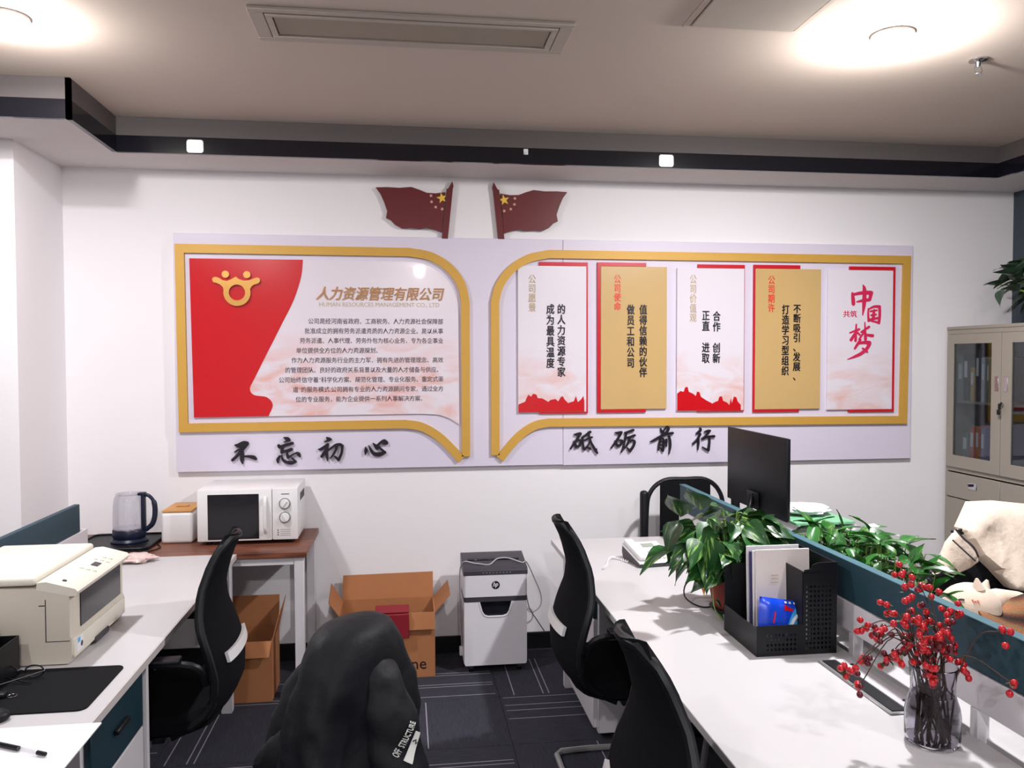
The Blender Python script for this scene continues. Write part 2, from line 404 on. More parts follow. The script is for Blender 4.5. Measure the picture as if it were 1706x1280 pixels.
# ================================================================== ROOM
WY = 4.6; XR = 3.75; XL = -1.79; YB = -3.0; SOF = 2.70
struct(MB().box(-4.2, XR+.1, WY, WY+.1, 0, 3.0).obj('wall_back', WALL, smooth=False))
struct(MB().box(XR, XR+.1, YB, WY, 0, 3.0).obj('wall_right', DARKW, smooth=False))
pl = MB(); pl.box(XL-2.41, XL, 4.06, WY, 0, SOF)
struct(pl.obj('wall_left', WALL, smooth=False))
struct(MB().box(-4.3, -4.2, YB, 4.06, 0, 3.0).obj('wall_far_left', WALL, smooth=False))
struct(MB().box(-4.3, XR+.1, YB-.1, YB, 0, 3.0).obj('wall_front', WALL, smooth=False))
struct(MB().box(-4.3, XR+.1, YB-.1, WY+.1, CEIL, CEIL+.08).obj('ceiling', CEILM, smooth=False))
# dropped soffit round the tray: black glossy strip, shade painted as grey on the face above
SX0, SX1, SY, SY2 = -1.39, 3.34, 4.22, 3.67
sf = MB()
sf.box(-4.2, XR, SY+.02, WY, SOF, CEIL); sf.box(-4.2, SX0-.02, SY2+.02, SY+.02, SOF, CEIL); sf.box(SX1+.02, XR, YB, SY+.02, SOF, CEIL)
soff = struct(sf.obj('ceiling_soffit', CEILS, smooth=False))
def fascia(name, m, z0, z1, e):
    b = MB(); b.box(SX0-e, SX1+e, SY, SY+.02, z0, z1); b.box(SX0-.02, SX0, SY2, SY, z0, z1)
    b.box(-4.2, SX0, SY2, SY2+.02, z0, z1); b.box(SX1, SX1+.02, YB, SY, z0, z1)
    return struct(b.obj(name, m, smooth=False))
fascia('trim_black', BLKG, SOF-.003, SOF+.078, 0)
fascia('trim_shade_grey', SHADEG, SOF+.079, CEIL-.001, 0)
struct(MB().box(XL, XR, WY-.014, WY, 0, .095, .002).obj('baseboard_back', BLK, smooth=False))
struct(MB().box(XL, XL+.012, 4.06, WY-.014, 0, .095, .002).obj('baseboard_left', BLK, smooth=False))
# floor: slab and carpet tiles laid quarter-turn
fl = struct(MB().box(-4.2, XR, YB, WY, -.06, -.006).obj('floor', mat('underlay', (30, 30, 36), .95), smooth=False))
tile_me = MB().box(-.249, .249, -.249, .249, -.006, 0, .0012, 1).mesh('carpet_tile', CARPET, False)
for i in range(-4, 7):
    for j in range(-7, 2):
        cx, cy = .458+.5*i+.25, 3.945+.5*j+.25
        if cx+.25 > XR or cy+.25 > WY: continue
        inst(tile_me, 'carpet_tile', fl, Matrix.Translation((cx, cy, 0)) @ Matrix.Rotation(PI/2*((i+j) % 2), 4, 'Z'))
rest = MB(); rest.box(-4.2, XR, YB, .44, -.006, -.0005); rest.box(-4.2, -1.545, .445, WY, -.006, -.0005)
rest.box(-1.54, XR, 4.446, WY, -.006, -.0005)
rest.obj('carpet_surround', CARPET, fl, smooth=False)['kind'] = 'structure'

# ------------------------------------------------------------------ ceiling things
for i, (lx, ly, pw) in enumerate(LAMPS):
    vis = ['bright round downlight in the ceiling above the right-hand desks', 'bright round downlight in the ceiling near the left soffit corner',
           'round ceiling downlight behind the viewer on the right', 'round ceiling downlight behind the viewer on the left', 'round ceiling downlight far behind the viewer'][i]
    t = thing('ceiling_downlight', vis, 'ceiling light', (lx, ly, CEIL), group='ceiling downlights')
    MB().lathe([(.075, -.001), (.075, -.012), (.062, -.016), (.056, -.006), (.056, -.001)], seg=32).obj('trim_ring', WHT, t)
    MB().lathe([(0, -.004), (.055, -.004), (.055, -.014), (.045, -.026), (.02, -.033), (0, -.034)], seg=32).obj('lens', LGHT, t)
v = thing('air_diffuser', 'long rectangular air conditioning grille set in the grey ceiling', 'air vent', (.04, 2.99, CEIL))
x0, x1, y0, y1 = -.56, .57, -.14, .14
b = MB()
for a in ((x0, x1, y0, y0+.03), (x0, x1, y1-.03, y1), (x0, x0+.05, y0+.03, y1-.03), (x1-.05, x1, y0+.03, y1-.03)): b.box(*a, -.012, 0, .002, 1)
b.obj('outer_frame', mat('vent_paint', (178, 168, 158), .6), v)
b = MB(); X0, X1, Y0, Y1 = x0+.055, x1-.055, y0+.036, y1-.036
for a in ((X0, X1, Y0, Y0+.02), (X0, X1, Y1-.02, Y1), (X0, X0+.02, Y0+.02, Y1-.02), (X1-.02, X1, Y0+.02, Y1-.02)): b.box(*a, -.016, 0, .002, 1)
b.obj('inner_frame', MATS['vent_paint'], v)
MB().box(X0+.024, X1-.024, Y0+.026, Y1-.024, -.01, -.002, .002, 1).obj('flap', mat('vent_flap', (150, 140, 126), .6), v)
MB().box(X0+.0, X1, Y0, Y1, -.003, -.001).obj('dark_slot', BLK, v)
v = thing('access_panel', 'square ceiling access panel with open dark seam near the top edge', 'access panel', (1.21, 2.62, CEIL))
MB().box(-.19, .19, -.19, .19, -.012, -.001, .002, 1).obj('panel', MATS['vent_paint'], v)
b = MB()
for a in ((-.215, .215, -.215, -.196), (-.215, .215, .196, .215), (-.215, -.196, -.196, .196), (.196, .215, -.196, .196)): b.box(*a, -.008, -.001, .001, 1)
b.obj('frame', MATS['ceiling_paint'], v)
v = thing('fire_sprinkler', 'small metal sprinkler head on the ceiling at the far right', 'sprinkler', (2.28, 3.0, CEIL))
MB().lathe([(.0, -.001), (.035, -.001), (.035, -.006), (.012, -.012), (.008, -.03), (0, -.03)], seg=20).obj('escutcheon', CHROME, v)
b = MB(); b.tube([(-.014, 0, -.028), (-.018, 0, -.045), (0, 0, -.058), (.018, 0, -.045), (.014, 0, -.028)], .0025, 6); b.lathe([(0, -.056), (.016, -.058), (.016, -.061), (0, -.061)], seg=12)
b.obj('deflector', CHROME, v)
for (px_, py_), lab in (((325, 243), 'small white glowing spot on the black ceiling strip near the left corner'), ((1110, 268), 'small white glowing spot on the black ceiling strip right of the flags')):
    q = at(px_, py_, y=SY-.001); sp_ = thing('strip_white_spot', lab, 'spotlight', (q.x, SY, SOF+.037), group='white spots on the black strip')
    MB().prism(rrect(-.040, .040, -.034, .030, .013), -.003, -.0005).obj('spot_rim', SILV, sp_, smooth=False)
    MB().prism(rrect(-.036, .036, -.030, .026, .012), -.006, -.0031).obj('lens', mat('spot_face', (235, 228, 222), .4, emit=.75), sp_, smooth=False)  # plain white rounded patch with weak emission on the strip
hk = thing('adhesive_hook', 'tiny white hook stuck on the black ceiling strip above the flags', 'hook', tuple(at(876, 254, y=SY-.001)))
b = MB(); b.box(-.012, .012, -.003, 0, -.012, .018, .002, 1); b.tube([(0, -.003, -.004), (0, -.014, -.012), (0, -.016, 0)], .0025, 6); b.obj('hook_body', WHT, hk)

# ================================================================== WALL SIGN
YS = 4.57
sg = thing('wall_sign', 'large lilac wall sign shaped like an open book with gold outlines, posters and red panel', 'wall sign', (0, 0, 0))
MB().box(-1.225, .902, YS, WY, 1.068, 2.358, .002, 1).obj('backing_board', LILAC, sg, smooth=False)
MB().box(.904, 3.062, YS, WY, 1.064, 2.358, .002, 1).obj('backing_board', LILAC, sg, smooth=False)
cl = [(.3425, 1.128), (.3425, 2.0)]+[tuple(p) for p in crom([(.3425, 2.0), (.318, 2.1), (.25, 2.19), (.15, 2.25), (.03, 2.272)], 6)][1:]+[(-1.19, 2.275), (-1.183, 1.31), (0, 1.315)]+[tuple(p) for p in crom([(0, 1.315), (.09, 1.30), (.18, 1.25), (.255, 1.18), (.315, 1.11)], 5)][1:]
MB().band(cl, .047, YS-.018, YS-.0002).obj('gold_outline', GOLD, sg, smooth=False)
cl = [(.51, 1.132), (.51, 2.0)]+[tuple(p) for p in crom([(.51, 2.0), (.535, 2.09), (.60, 2.18), (.70, 2.245), (.82, 2.273)], 6)][1:]+[(3.014, 2.27), (3.002, 1.302), (.82, 1.313)]+[tuple(p) for p in crom([(.82, 1.313), (.74, 1.298), (.66, 1.25), (.595, 1.185), (.535, 1.11)], 5)][1:]
MB().band(cl, .047, YS-.018, YS-.0002).obj('gold_outline', GOLD, sg, smooth=False)
po = MB().prism([(-1.14, 2.222), (.04, 2.22), (.10, 2.212), (.16, 2.188), (.225, 2.144), (.268, 2.085), (.292, 2.02), (.302, 1.943), (.306, 1.31), (.25, 1.345), (.19, 1.366), (.087, 1.372), (-1.128, 1.366)], YS-.010, YS-.0003).obj('company_poster', POSTL, sg, 'pale poster with company text', smooth=False)
cur = [tuple(p) for p in crom([(-.545, 2.2225), (-.556, 2.129), (-.596, 2.004), (-.661, 1.872), (-.743, 1.708), (-.808, 1.577), (-.834, 1.52), (-.812, 1.485), (-.745, 1.472), (-.714, 1.43), (-.737, 1.3685)], 4)]
MB().prism([(-1.1405, 2.2225)]+cur+[(-1.128, 1.3655)], YS-.0125, YS-.0102).obj('red_panel', REDP, sg, 'bright red curved panel', smooth=False)
# emblem: ring with two raised arms and two dots
EC = 3.12e-3/15.51
def ept(u, v): return (-.8945+(u-880)*EC, 2.045-(v-715)*EC*1.02)
em = MB()
ro, ri = 350*EC, 212*EC; c0 = ept(893, 740)
n = 40
A = [em.bm.verts.new((c0[0]+ro*math.cos(2*PI*k/n), YS-.03, c0[1]+ro*1.03*math.sin(2*PI*k/n))) for k in range(n)]
B = [em.bm.verts.new((c0[0]+ri*math.cos(2*PI*k/n), YS-.03, c0[1]+ri*math.sin(2*PI*k/n))) for k in range(n)]
A2 = [em.bm.verts.new((v.co.x, YS-.0126, v.co.z)) for v in A]; B2 = [em.bm.verts.new((v.co.x, YS-.0126, v.co.z)) for v in B]
for k in range(n):
    j = (k+1) % n
    for q in ((A[k], A[j], B[j], B[k]), (A2[k], B2[k], B2[j], A2[j]), (A[k], A2[k], A2[j], A[j]), (B[k], B[j], B2[j], B2[k])): em.bm.faces.new(q)
em.prism([ept(*p) for p in ((255, 400), (285, 350), (350, 335), (430, 360), (520, 420), (640, 440), (740, 400), (870, 325), (960, 400), (1080, 430), (1200, 420), (1330, 370), (1420, 340), (1490, 370), (1495, 450), (1440, 500), (1340, 530), (1270, 580), (1230, 660), (1120, 590), (1040, 520), (900, 490), (760, 520), (660, 600), (560, 700), (530, 600), (450, 530), (350, 490), (280, 470))], YS-.0305, YS-.0127)
em.obj('emblem', GOLDB, sg, 'raised gold company emblem', smooth=False)
for u, v in ((600, 265), (1155, 270)):
    p = ept(u, v); MB().cyl((p[0], YS-.0127, p[1]), (p[0], YS-.03, p[1]), 95*EC, seg=24).obj('emblem_dot', GOLDB, sg)
YP = YS-.0102
txt('人力资源管理有限公司', INKO, sg, (-.476, .225, 2.003, 2.078), 'title_lettering', YP, .002, .022, shear=.25)
txt('HUMAN RESOURCES MANAGEMENT CO., LTD', INKT, sg, (-.46, .197, 1.965, 1.992), 'subtitle_lettering', YP, .0005)
LN = ['公司是经河南省政府、工商税务、人力资源社会保障部', '批准成立的拥有劳务派遣资质的人力资源企业。是以从事', '劳务派遣、人事代理、劳务外包为核心业务，专为各企事业',
      '单位提供全方位的人力资源规划。', '作为人力资源服务行业的主力军，拥有先进的管理理念、高效', '的管理团队、良好的政府关系背景以及大量的人才储备与供应。',
      '公司始终信守着“科学化方案、规范化管理、专业化服务、重定式渠', '道”的服务模式.公司拥有专业的人力资源顾问专家，通过全方', '位的专业服务，能为企业提供一系列人事解决方案。']
XS = [(-.52, .217), (-.54, .217), (-.566, .217), (-.586, -.145), (-.612, .217), (-.645, .19), (-.68, .217), (-.607, .217), (-.592, .10)]
for k, (s, (a, b_)) in enumerate(zip(LN, XS)):
    zc = 1.888-k*.0537; txt(s, INKG, sg, (a, b_, zc-.016, zc+.016), 'body_lettering', YP, .0003, .012, res=1)
# five small posters
def poster(x0, x1, z0, z1, m, br, head, hm, cols, side):
    t = MB().box(x0, x1, YS-.016, YS-.0003, z0, z1, .0015, 1).obj('small_poster', m, sg, smooth=False)
    bx0, bx1, bz0, bz1, lft = br
    path = [(bx0, bz1), (bx1, bz1), (bx1, bz0), (bx0, bz0)] if side == 'r' else [(bx1, bz1), (bx0, bz1), (bx0, bz0), (bx1, bz0)]
    MB().band(path, .021, YS-.013, YS-.0004).obj('red_bracket', REDB, t, smooth=False)
    if head: txt(head[0], hm, t, head[1], 'heading', YS-.0162, .001, .015, vert=True)
    for s, f in cols: txt(s, INK, t, f, 'slogan', YS-.0162, .001, .028, vert=True)
    return t
p1 = poster(.640, 1.036, 1.373, 2.206, POST, (.764, 1.035, 1.375, 2.218, 0), ('公司愿景', (.700, .744, 1.945, 2.155)), INKT,
       [('成为最具温度', (.803, .85, 1.625, 1.99)), ('的人力资源专家', (.866, .914, 1.575, 1.99))], 'r')
poster(1.121, 1.513, 1.385, 2.208, TAN, (1.112, 1.39, 1.377, 2.22, 0), ('公司使命', (1.197, 1.239, 1.955, 2.16)), INKR,
       [('做员工和公司', (1.273, 1.32, 1.625, 1.99)), ('值得信赖的伙伴', (1.347, 1.395, 1.57, 1.99))], 'l')
p3 = poster(1.575, 1.984, 1.372, 2.204, POST, (1.70, 1.977, 1.376, 2.216, 0), ('公司价值观', (1.65, 1.692, 1.89, 2.165)), INKT,
       [('正直　进取', (1.725, 1.772, 1.65, 1.955)), ('合作　创新', (1.79, 1.838, 1.65, 1.955))], 'r')
poster(2.053, 2.463, 1.375, 2.206, TAN, (2.053, 2.333, 1.37, 2.218, 0), ('公司期许', (2.13, 2.172, 1.95, 2.165)), INKR,
       [('打造学习型组织', (2.217, 2.264, 1.575, 1.995)), ('不断吸引、发展、', (2.288, 2.336, 1.545, 1.995))], 'l')
p5 = poster(2.508, 2.925, 1.368, 2.204, POST, (2.646, 2.93, 1.364, 2.216, 0), None, None, [], 'r')
txt('共筑', INKP, p5, (2.604, 2.692, 1.922, 1.962), 'small_heading', YS-.0162, .001, .01)
def crowd(parent, x0, x1, z0, prof):
    pts = [(x0, z0)]+[(x0+(x1-x0)*u, z0+h) for u, h in prof]+[(x1, z0)]
    MB().prism(pts, YS-.0172, YS-.0162).obj('crowd_silhouette', REDP, parent, smooth=False)
crowd(p1, .642, 1.024, 1.3745, [(0, .045), (.1, .06), (.12, .08), (.15, .10), (.19, .088), (.22, .105), (.27, .10), (.29, .08), (.36, .078), (.45, .058), (.48, .068), (.56, .074), (.6, .06), (.64, .085), (.67, .09), (.7, .07), (.75, .05), (.84, .06), (.87, .09), (.9, .055), (.95, .07), (.985, .09), (1, .06)])
crowd(p3, 1.577, 1.966, 1.3735, [(0, .1), (.05, .115), (.1, .11), (.12, .135), (.16, .14), (.18, .11), (.24, .1), (.29, .085), (.31, .11), (.345, .108), (.37, .08), (.45, .06), (.55, .04), (.6, .05), (.64, .055), (.66, .08), (.7, .082), (.72, .055), (.78, .045), (.82, .03), (.84, .07), (.86, .04), (.89, .08), (.93, .075), (.95, .05), (1, .03)])
# brush characters
def brush(name, strokes, ox, oy, s, m, parent, yf, dep, label=None, wk=1.0):
    b = MB()
    for qi, q in enumerate(strokes):
        yq = yf-2.5e-4*qi; P = []
        for u, v, ww in crom(q, 5):
            p = at(ox+u/s, oy+v/s, y=YS); P.append((p.x, p.z, max(ww, 6)/s*3.25e-3*wk))
        # drop coincident points
        Q = [P[0]]
        for p in P[1:]:
            if abs(p[0]-Q[-1][0])+abs(p[1]-Q[-1][1]) > .0008: Q.append(p)
        if len(Q) < 2: continue
        b.band([(p[0], p[1]) for p in Q], [p[2] for p in Q], yq, yf+dep)
        for p in (Q[0], Q[-1]):
            if p[2] > .004: b.prism([(p[0]+p[2]/2*math.cos(2*PI*k/8), p[1]+p[2]/2*math.sin(2*PI*k/8)) for k in range(8)], yq+1e-4, yf+dep)
    o = b.obj(name, m, parent, label, smooth=False); return o
C1 = [[[(150,262,30),(230,268,95),(320,228,95),(390,225,75)],[(390,235,80),(300,350,70),(210,460,60),(100,565,60)],[(250,350,40),(190,370,35),(140,405,20)],[(275,340,70),(290,450,80),(290,560,75),(305,640,20)],[(330,490,30),(420,490,50),(520,510,75),(570,545,50)]],
 [[(1135,110,20),(1200,130,70),(1240,160,70)],[(1240,160,50),(1130,200,10)],[(1030,270,55),(1060,300,70),(1150,270,60),(1310,225,60)],[(1110,310,60),(1095,410,60)],[(1090,400,50),(1180,385,60),(1290,350,65)],[(1050,490,45),(1015,560,60),(1020,620,30)],[(1090,470,25),(1120,560,45),(1200,610,60),(1300,620,70),(1375,600,50)],[(1370,595,50),(1290,510,20)],[(1200,430,40),(1225,510,60)],[(1230,510,50),(1320,450,25),(1400,420,40),(1440,450,70),(1470,495,25)]]]
for st in C1: brush('brush_character', st, 380, 720, 12.186, INK, sg, YS-.014, .0135)
C2 = [[[(300,110,30),(340,140,80),(380,150,50)],[(330,165,50),(240,195,8)],[(130,345,15),(190,340,60),(270,290,65),(320,250,60)],[(315,260,60),(290,360,70),(200,490,60)],[(300,350,50),(300,450,60),(318,580,20)],[(300,400,30),(380,330,40),(480,260,50),(570,250,55),(620,280,55)],[(615,280,55),(600,420,55),(540,560,60)],[(540,555,55),(460,490,28)],[(500,290,60),(480,370,50),(420,470,45),(365,535,12)]],
 [[(1085,300,15),(1095,370,75),(1080,460,15)],[(1150,270,15),(1190,350,50),(1250,430,70),(1360,450,85),(1480,410,60)],[(1475,410,60),(1400,340,40),(1350,290,50)],[(1240,225,20),(1290,280,70),(1320,320,80)],[(1310,290,50),(1380,220,50),(1460,170,55),(1510,215,80)],[(1510,225,60),(1430,240,15)]]]
for st in C2: brush('brush_character', st, 520, 720, 12.186, INK, sg, YS-.014, .0135)
C3 = [[[(215,250,30),(280,245,70),(345,230,70)],[(345,240,60),(260,370,55),(190,470,45),(130,560,38)],[(200,395,25),(235,450,50),(250,520,60)],[(250,515,55),(330,490,50),(350,400,50),(325,365,40),(260,400,30)],[(560,190,60),(480,250,50),(380,310,30)],[(395,310,50),(400,440,40),(425,570,60)],[(430,570,50),(500,500,35),(550,410,30)],[(420,380,30),(500,340,35),(600,305,40)],[(520,200,40),(550,330,40),(590,440,45),(660,570,60),(710,650,50)],[(705,640,30),(700,550,8)],[(500,520,30),(555,555,60)]],
 [[(1110,210,30),(1180,215,70),(1240,200,60)],[(1240,210,55),(1150,360,50),(1080,460,45),(1015,545,30)],[(1100,390,30),(1130,450,60),(1160,500,60)],[(1160,500,55),(1230,460,50),(1250,380,50),(1180,370,30)],[(1320,210,40),(1400,185,50),(1500,150,55)],[(1345,230,45),(1310,400,45),(1280,530,40),(1240,630,35)],[(1350,320,40),(1430,300,45),(1530,265,50)],[(1420,340,45),(1370,460,45),(1310,550,22)],[(1420,400,30),(1490,370,40),(1530,410,50),(1490,520,55),(1420,610,60)],[(1420,605,55),(1370,530,18)]]]
for st in C3: brush('brush_character', st, 940, 705, 13.12, INK, sg, YS-.014, .0135)
C4 = [[[(325,120,25),(350,180,60),(370,230,50)],[(470,70,40),(500,110,50),(470,180,60),(420,235,60)],[(460,80,30),(400,150,30),(380,220,40)],[(110,405,30),(220,350,55),(340,280,50),(440,240,60),(590,215,50)],[(330,330,45),(290,450,45),(270,590,30)],[(330,320,30),(385,345,40),(395,450,45),(370,600,60)],[(370,600,50),(320,540,28)],[(300,410,25),(370,400,25)],[(300,480,25),(370,470,25)],[(450,350,40),(450,420,40),(450,510,20)],[(510,290,50),(530,400,50),(530,520,50),(505,680,12)]],
 [[(1190,115,45),(1190,160,60),(1110,230,40)],[(1190,240,50),(1120,360,45),(1025,455,35)],[(1150,330,50),(1145,450,55),(1135,580,25)],[(1290,190,30),(1350,170,50),(1400,165,50)],[(1395,170,45),(1330,250,35),(1240,340,35)],[(1235,340,50),(1340,300,45),(1490,285,55)],[(1385,300,45),(1385,430,50),(1365,590,60)],[(1360,590,55),(1300,560,40),(1235,515,15)]]]
for st in C4: brush('brush_character', st, 1075, 705, 13.12, INK, sg, YS-.014, .0135)
C5 = [[[(235,250,40),(245,330,60),(250,400,60)],[(240,270,40),(330,250,50),(430,240,60),(500,245,70)],[(500,250,60),(480,340,50)],[(300,370,25),(400,350,50),(480,340,50)],[(385,130,15),(405,200,60),(400,400,60),(380,560,15)]],
 [[(460,470,25),(460,560,35),(465,640,40)],[(460,480,25),(540,440,40),(620,440,50)],[(620,440,45),(622,560,45),(610,670,45)],[(610,665,40),(540,650,30),(470,630,30)],[(490,505,30),(580,490,30)],[(500,560,30),(570,550,30)],[(540,490,40),(530,610,50)],[(490,620,35),(590,600,35)]],
 [[(200,810,25),(330,760,40)],[(290,690,25),(280,920,45)],[(280,810,40),(215,910,50)],[(300,800,30),(340,840,30)],[(360,800,30),(470,725,40)],[(410,660,15),(420,900,50)],[(400,800,30),(330,900,30)],[(430,840,40),(520,850,50)],[(345,910,40),(300,980,40),(270,1030,35)],[(320,960,30),(400,945,50),(475,950,60)],[(475,960,60),(440,1030,50),(360,1100,50),(280,1140,40),(160,1187,8)],[(380,1030,30),(440,1080,35)]]]
for st in C5: brush('red_brush_character', st, 1390, 460, 8.533, INKP, p5, YS-.0175, .0012, wk=1.05)
# ------------------------------------------------------------------ flags
def star(c, r, rot, m, parent, yf):
    pts = []
    for k in range(10):
        rr = r if k % 2 == 0 else r*.4; a = rot+PI/2+k*PI/5; pts.append((c[0]+rr*math.cos(a), c[1]+rr*math.sin(a)))
    MB().prism(pts, yf-.002, yf).obj('star', m, parent, smooth=False)
def flag(label, cloth, pole, tip, big, small):
    t = thing('flag_plaque', label, 'flag', (0, 0, 0), group=None)
    MB().prism(cloth, WY-.026, WY-.012).obj('flag_cloth', FLAG, t, smooth=False)
    MB().prism(pole, WY-.032, WY-.001).obj('flagpole', FLAG, t, smooth=False)
    MB().prism(tip, WY-.034, WY-.001).obj('spear_tip', FLAG, t, smooth=False)
    star(big, .032, .2, STAR, t, WY-.0262)
    for s in small: star(s, .011, .4, STARS, t, WY-.0262)
def wave(a, b, n, amp, ph):
    return [(a[0]+(b[0]-a[0])*i/n, a[1]+(b[1]-a[1])*i/n+amp*math.sin(ph+i/n*2*PI*1.5)) for i in range(n+1)]
ft = [(-.15, 2.629), (-.09, 2.632), (-.02, 2.63), (.045, 2.636), (.09, 2.622), (.13, 2.606), (.18, 2.604), (.235, 2.612)]
fb = [(.215, 2.388), (.17, 2.403), (.13, 2.412), (.09, 2.405), (.04, 2.410), (-.01, 2.407), (-.045, 2.425), (-.07, 2.45), (-.095, 2.462), (-.088, 2.50), (-.105, 2.55), (-.125, 2.595)]
flag('dark red flag plaque left of centre above the sign, star side facing right', ft+fb, [(.213, 2.352), (.247, 2.352), (.276, 2.63), (.242, 2.63)],
     [(.244, 2.622), (.258, 2.645), (.273, 2.672), (.28, 2.645), (.274, 2.622)], (.215, 2.578), [(.154, 2.59), (.157, 2.556), (.180, 2.527), (.216, 2.517)])
mir = lambda P, c=.3895: [(2*c-x, z) for x, z in P]
flag('dark red flag plaque right of centre above the sign, star side facing left', mir(ft)+mir(fb), mir([(.213, 2.355), (.247, 2.355), (.276, 2.632), (.242, 2.632)]),
     mir([(.244, 2.622), (.258, 2.645), (.273, 2.672), (.28, 2.645), (.274, 2.622)]), (.565, 2.575), [(.627, 2.586), (.624, 2.552), (.603, 2.525), (.566, 2.514)])
exec_part = True

# ================================================================== DESKS
TZ = .74
def frame_leg(parent, x0, x1, y, name='leg'):
    MB().box(x0, x1, y, y+.05, 0, TZ-.026, .003, 1).obj(name, WMET, parent)
wr = thing('desk_workstation', 'double row of white desks on the right with teal divider, carrying plants and vase', 'desk', (0, 0, 0))
Y0, Y1 = 1.0, 4.11
MB().box(.748, 1.40, Y0, Y1, TZ-.025, TZ, .002, 1).obj('desktop', DESK, wr, 'white top on the near side')
MB().box(1.42, 2.07, Y0, Y1, TZ-.025, TZ, .002, 1).obj('desktop', DESK, wr, 'white top on the far side')
MB().box(1.398, 1.424, Y0, 3.99, .905, 1.03, .004, 2).obj('teal_screen', TEAL, wr)
MB().box(1.395, 1.427, Y0, 3.99, 1.0302, 1.034, .001, 1).obj('screen_top_trim', mat('teal_edge', (58, 98, 110), .6), wr)
MB().box(1.394, 1.428, Y0, 3.99, .812, .904, .002, 1).obj('metal_rail', WMET, wr)
for yy in (3.75, 2.97, 2.372, 1.815, 1.2):
    MB().box(1.394, 1.428, yy-.014, yy+.014, TZ-.024, .811, .002, 1).obj('rail_post', WMET, wr)
for yy in (4.0, 2.56, 1.1):
    for xx in (.80, 1.97): frame_leg(wr, xx, xx+.05, yy)
b = MB(); b.box(.86, 1.96, 4.0, 4.05, TZ-.07, TZ-.026, .002, 1); b.box(.86, 1.96, 2.56, 2.61, TZ-.07, TZ-.026, .002, 1)
b.obj('cross_beam', WMET, wr)
MB().box(1.40, 1.42, Y0+.1, 4.0, .28, TZ-.027, .002, 1).obj('modesty_panel', mat('dark_laminate', (46, 46, 56), .5), wr)
def pedestal(name, label, x0, x1, y0, y1, front):
    t = thing(name, label, 'drawer unit', ((x0+x1)/2, (y0+y1)/2, 0)); hx, hy = (x1-x0)/2, (y1-y0)/2
    MB().box(-hx, hx, -hy, hy, .03, TZ-.03, .003, 1).obj('carcass', WMET, t)
    s = front
    f = hx*s
    def fr(a, b_): return (min(f, f+.018*s)+.001*s, max(f, f+.018*s)+.001*s, -hy+.018, hy-.018, a, b_)
    d = MB().box(*fr(.535, TZ-.034), .002, 1).obj('drawer', TEALD, t, 'teal top drawer')
    MB().box(*[v for v in (min(f+.02*s, f+.034*s), max(f+.02*s, f+.034*s))], -.05, .05, .62, .635, .003, 1).obj('handle', BLK, d)
    MB().box(*fr(.30, .53), .002, 1).obj('drawer', WMET, t, 'pale lower drawer'); MB().box(*fr(.05, .295), .002, 1).obj('drawer', WMET, t, 'pale lower drawer')
    for a in (-1, 1):
        for c in (-1, 1): MB().cyl((a*(hx-.05), c*(hy-.05), 0), (a*(hx-.05), c*(hy-.05), .031), .02, seg=12).obj('foot', BLK, t)
    return t
pedestal('drawer_pedestal', 'drawer pedestal with teal top drawer under the far end of the right desk', .835, 1.33, 3.43, 3.97, -1)
wl = thing('desk_workstation', 'white desk on the left with teal divider, carrying the cream printer', 'desk', (0, 0, 0))
MB().box(-1.452, -.81, .9, 4.02, TZ-.025, TZ, .002, 1).obj('desktop', DESK, wl, 'white top beside the aisle')
MB().box(-2.1, -1.475, .9, 3.86, TZ-.025, TZ, .002, 1).obj('desktop', DESK, wl, 'white top beyond the divider')
MB().box(-.8098, -.807, .9, 4.02, TZ-.0245, TZ-.0005).obj('edge_band', EDGE, wl)
MB().box(-1.478, -1.452, .9, 3.855, .905, 1.03, .004, 2).obj('teal_screen', TEAL, wl)
MB().box(-1.48, -1.448, .9, 3.93, .812, .904, .002, 1).obj('metal_rail', WMET, wl)
for yy in (3.7, 3.0, 2.2, 1.3): MB().box(-1.479, -1.449, yy-.014, yy+.014, TZ-.024, .811, .002, 1).obj('rail_post', WMET, wl)
for yy in (3.93, 1.1):
    for xx in (-.87, -2.05): frame_leg(wl, xx, xx+.05, yy if xx > -2 else yy-.2)
MB().box(-1.475, -1.455, 1.0, 3.9, .28, TZ-.027, .002, 1).obj('modesty_panel', MATS['dark_laminate'], wl)
MB().box(-1.3, -.815, 2.665, 2.685, .0, TZ-.027, .001, 1).obj('side_panel', WMET, wl)
pedestal('drawer_pedestal', 'teal and pale drawer pedestal below the left desk under the black mat', -1.3, -.838, 2.2, 2.655, 1)
# wooden side table by the wall
tb = thing('side_table', 'walnut topped side table with white steel frame against the wall under the microwave', 'table', (-1.1, 4.3, 0))
MB().box(-.60, .622, -.275, .285, TZ-.028, TZ, .002, 1).obj('tabletop', WOOD, tb)
b = MB(); b.box(-.56, .56, -.262, -.222, TZ-.065, TZ-.029, .002, 1); b.box(-.56, .56, .23, .27, TZ-.065, TZ-.029, .002, 1)
b.box(-.56, -.52, -.222, .23, TZ-.065, TZ-.029, .002, 1); b.box(.52, .56, -.222, .23, TZ-.065, TZ-.029, .002, 1)
b.obj('apron_frame', WMET, tb)
for xx in (-.60, .561):
    for yy in (-.265, .225): MB().box(xx, xx+.045, yy, yy+.045, 0, TZ-.029, .002, 1).obj('leg', WMET, tb)

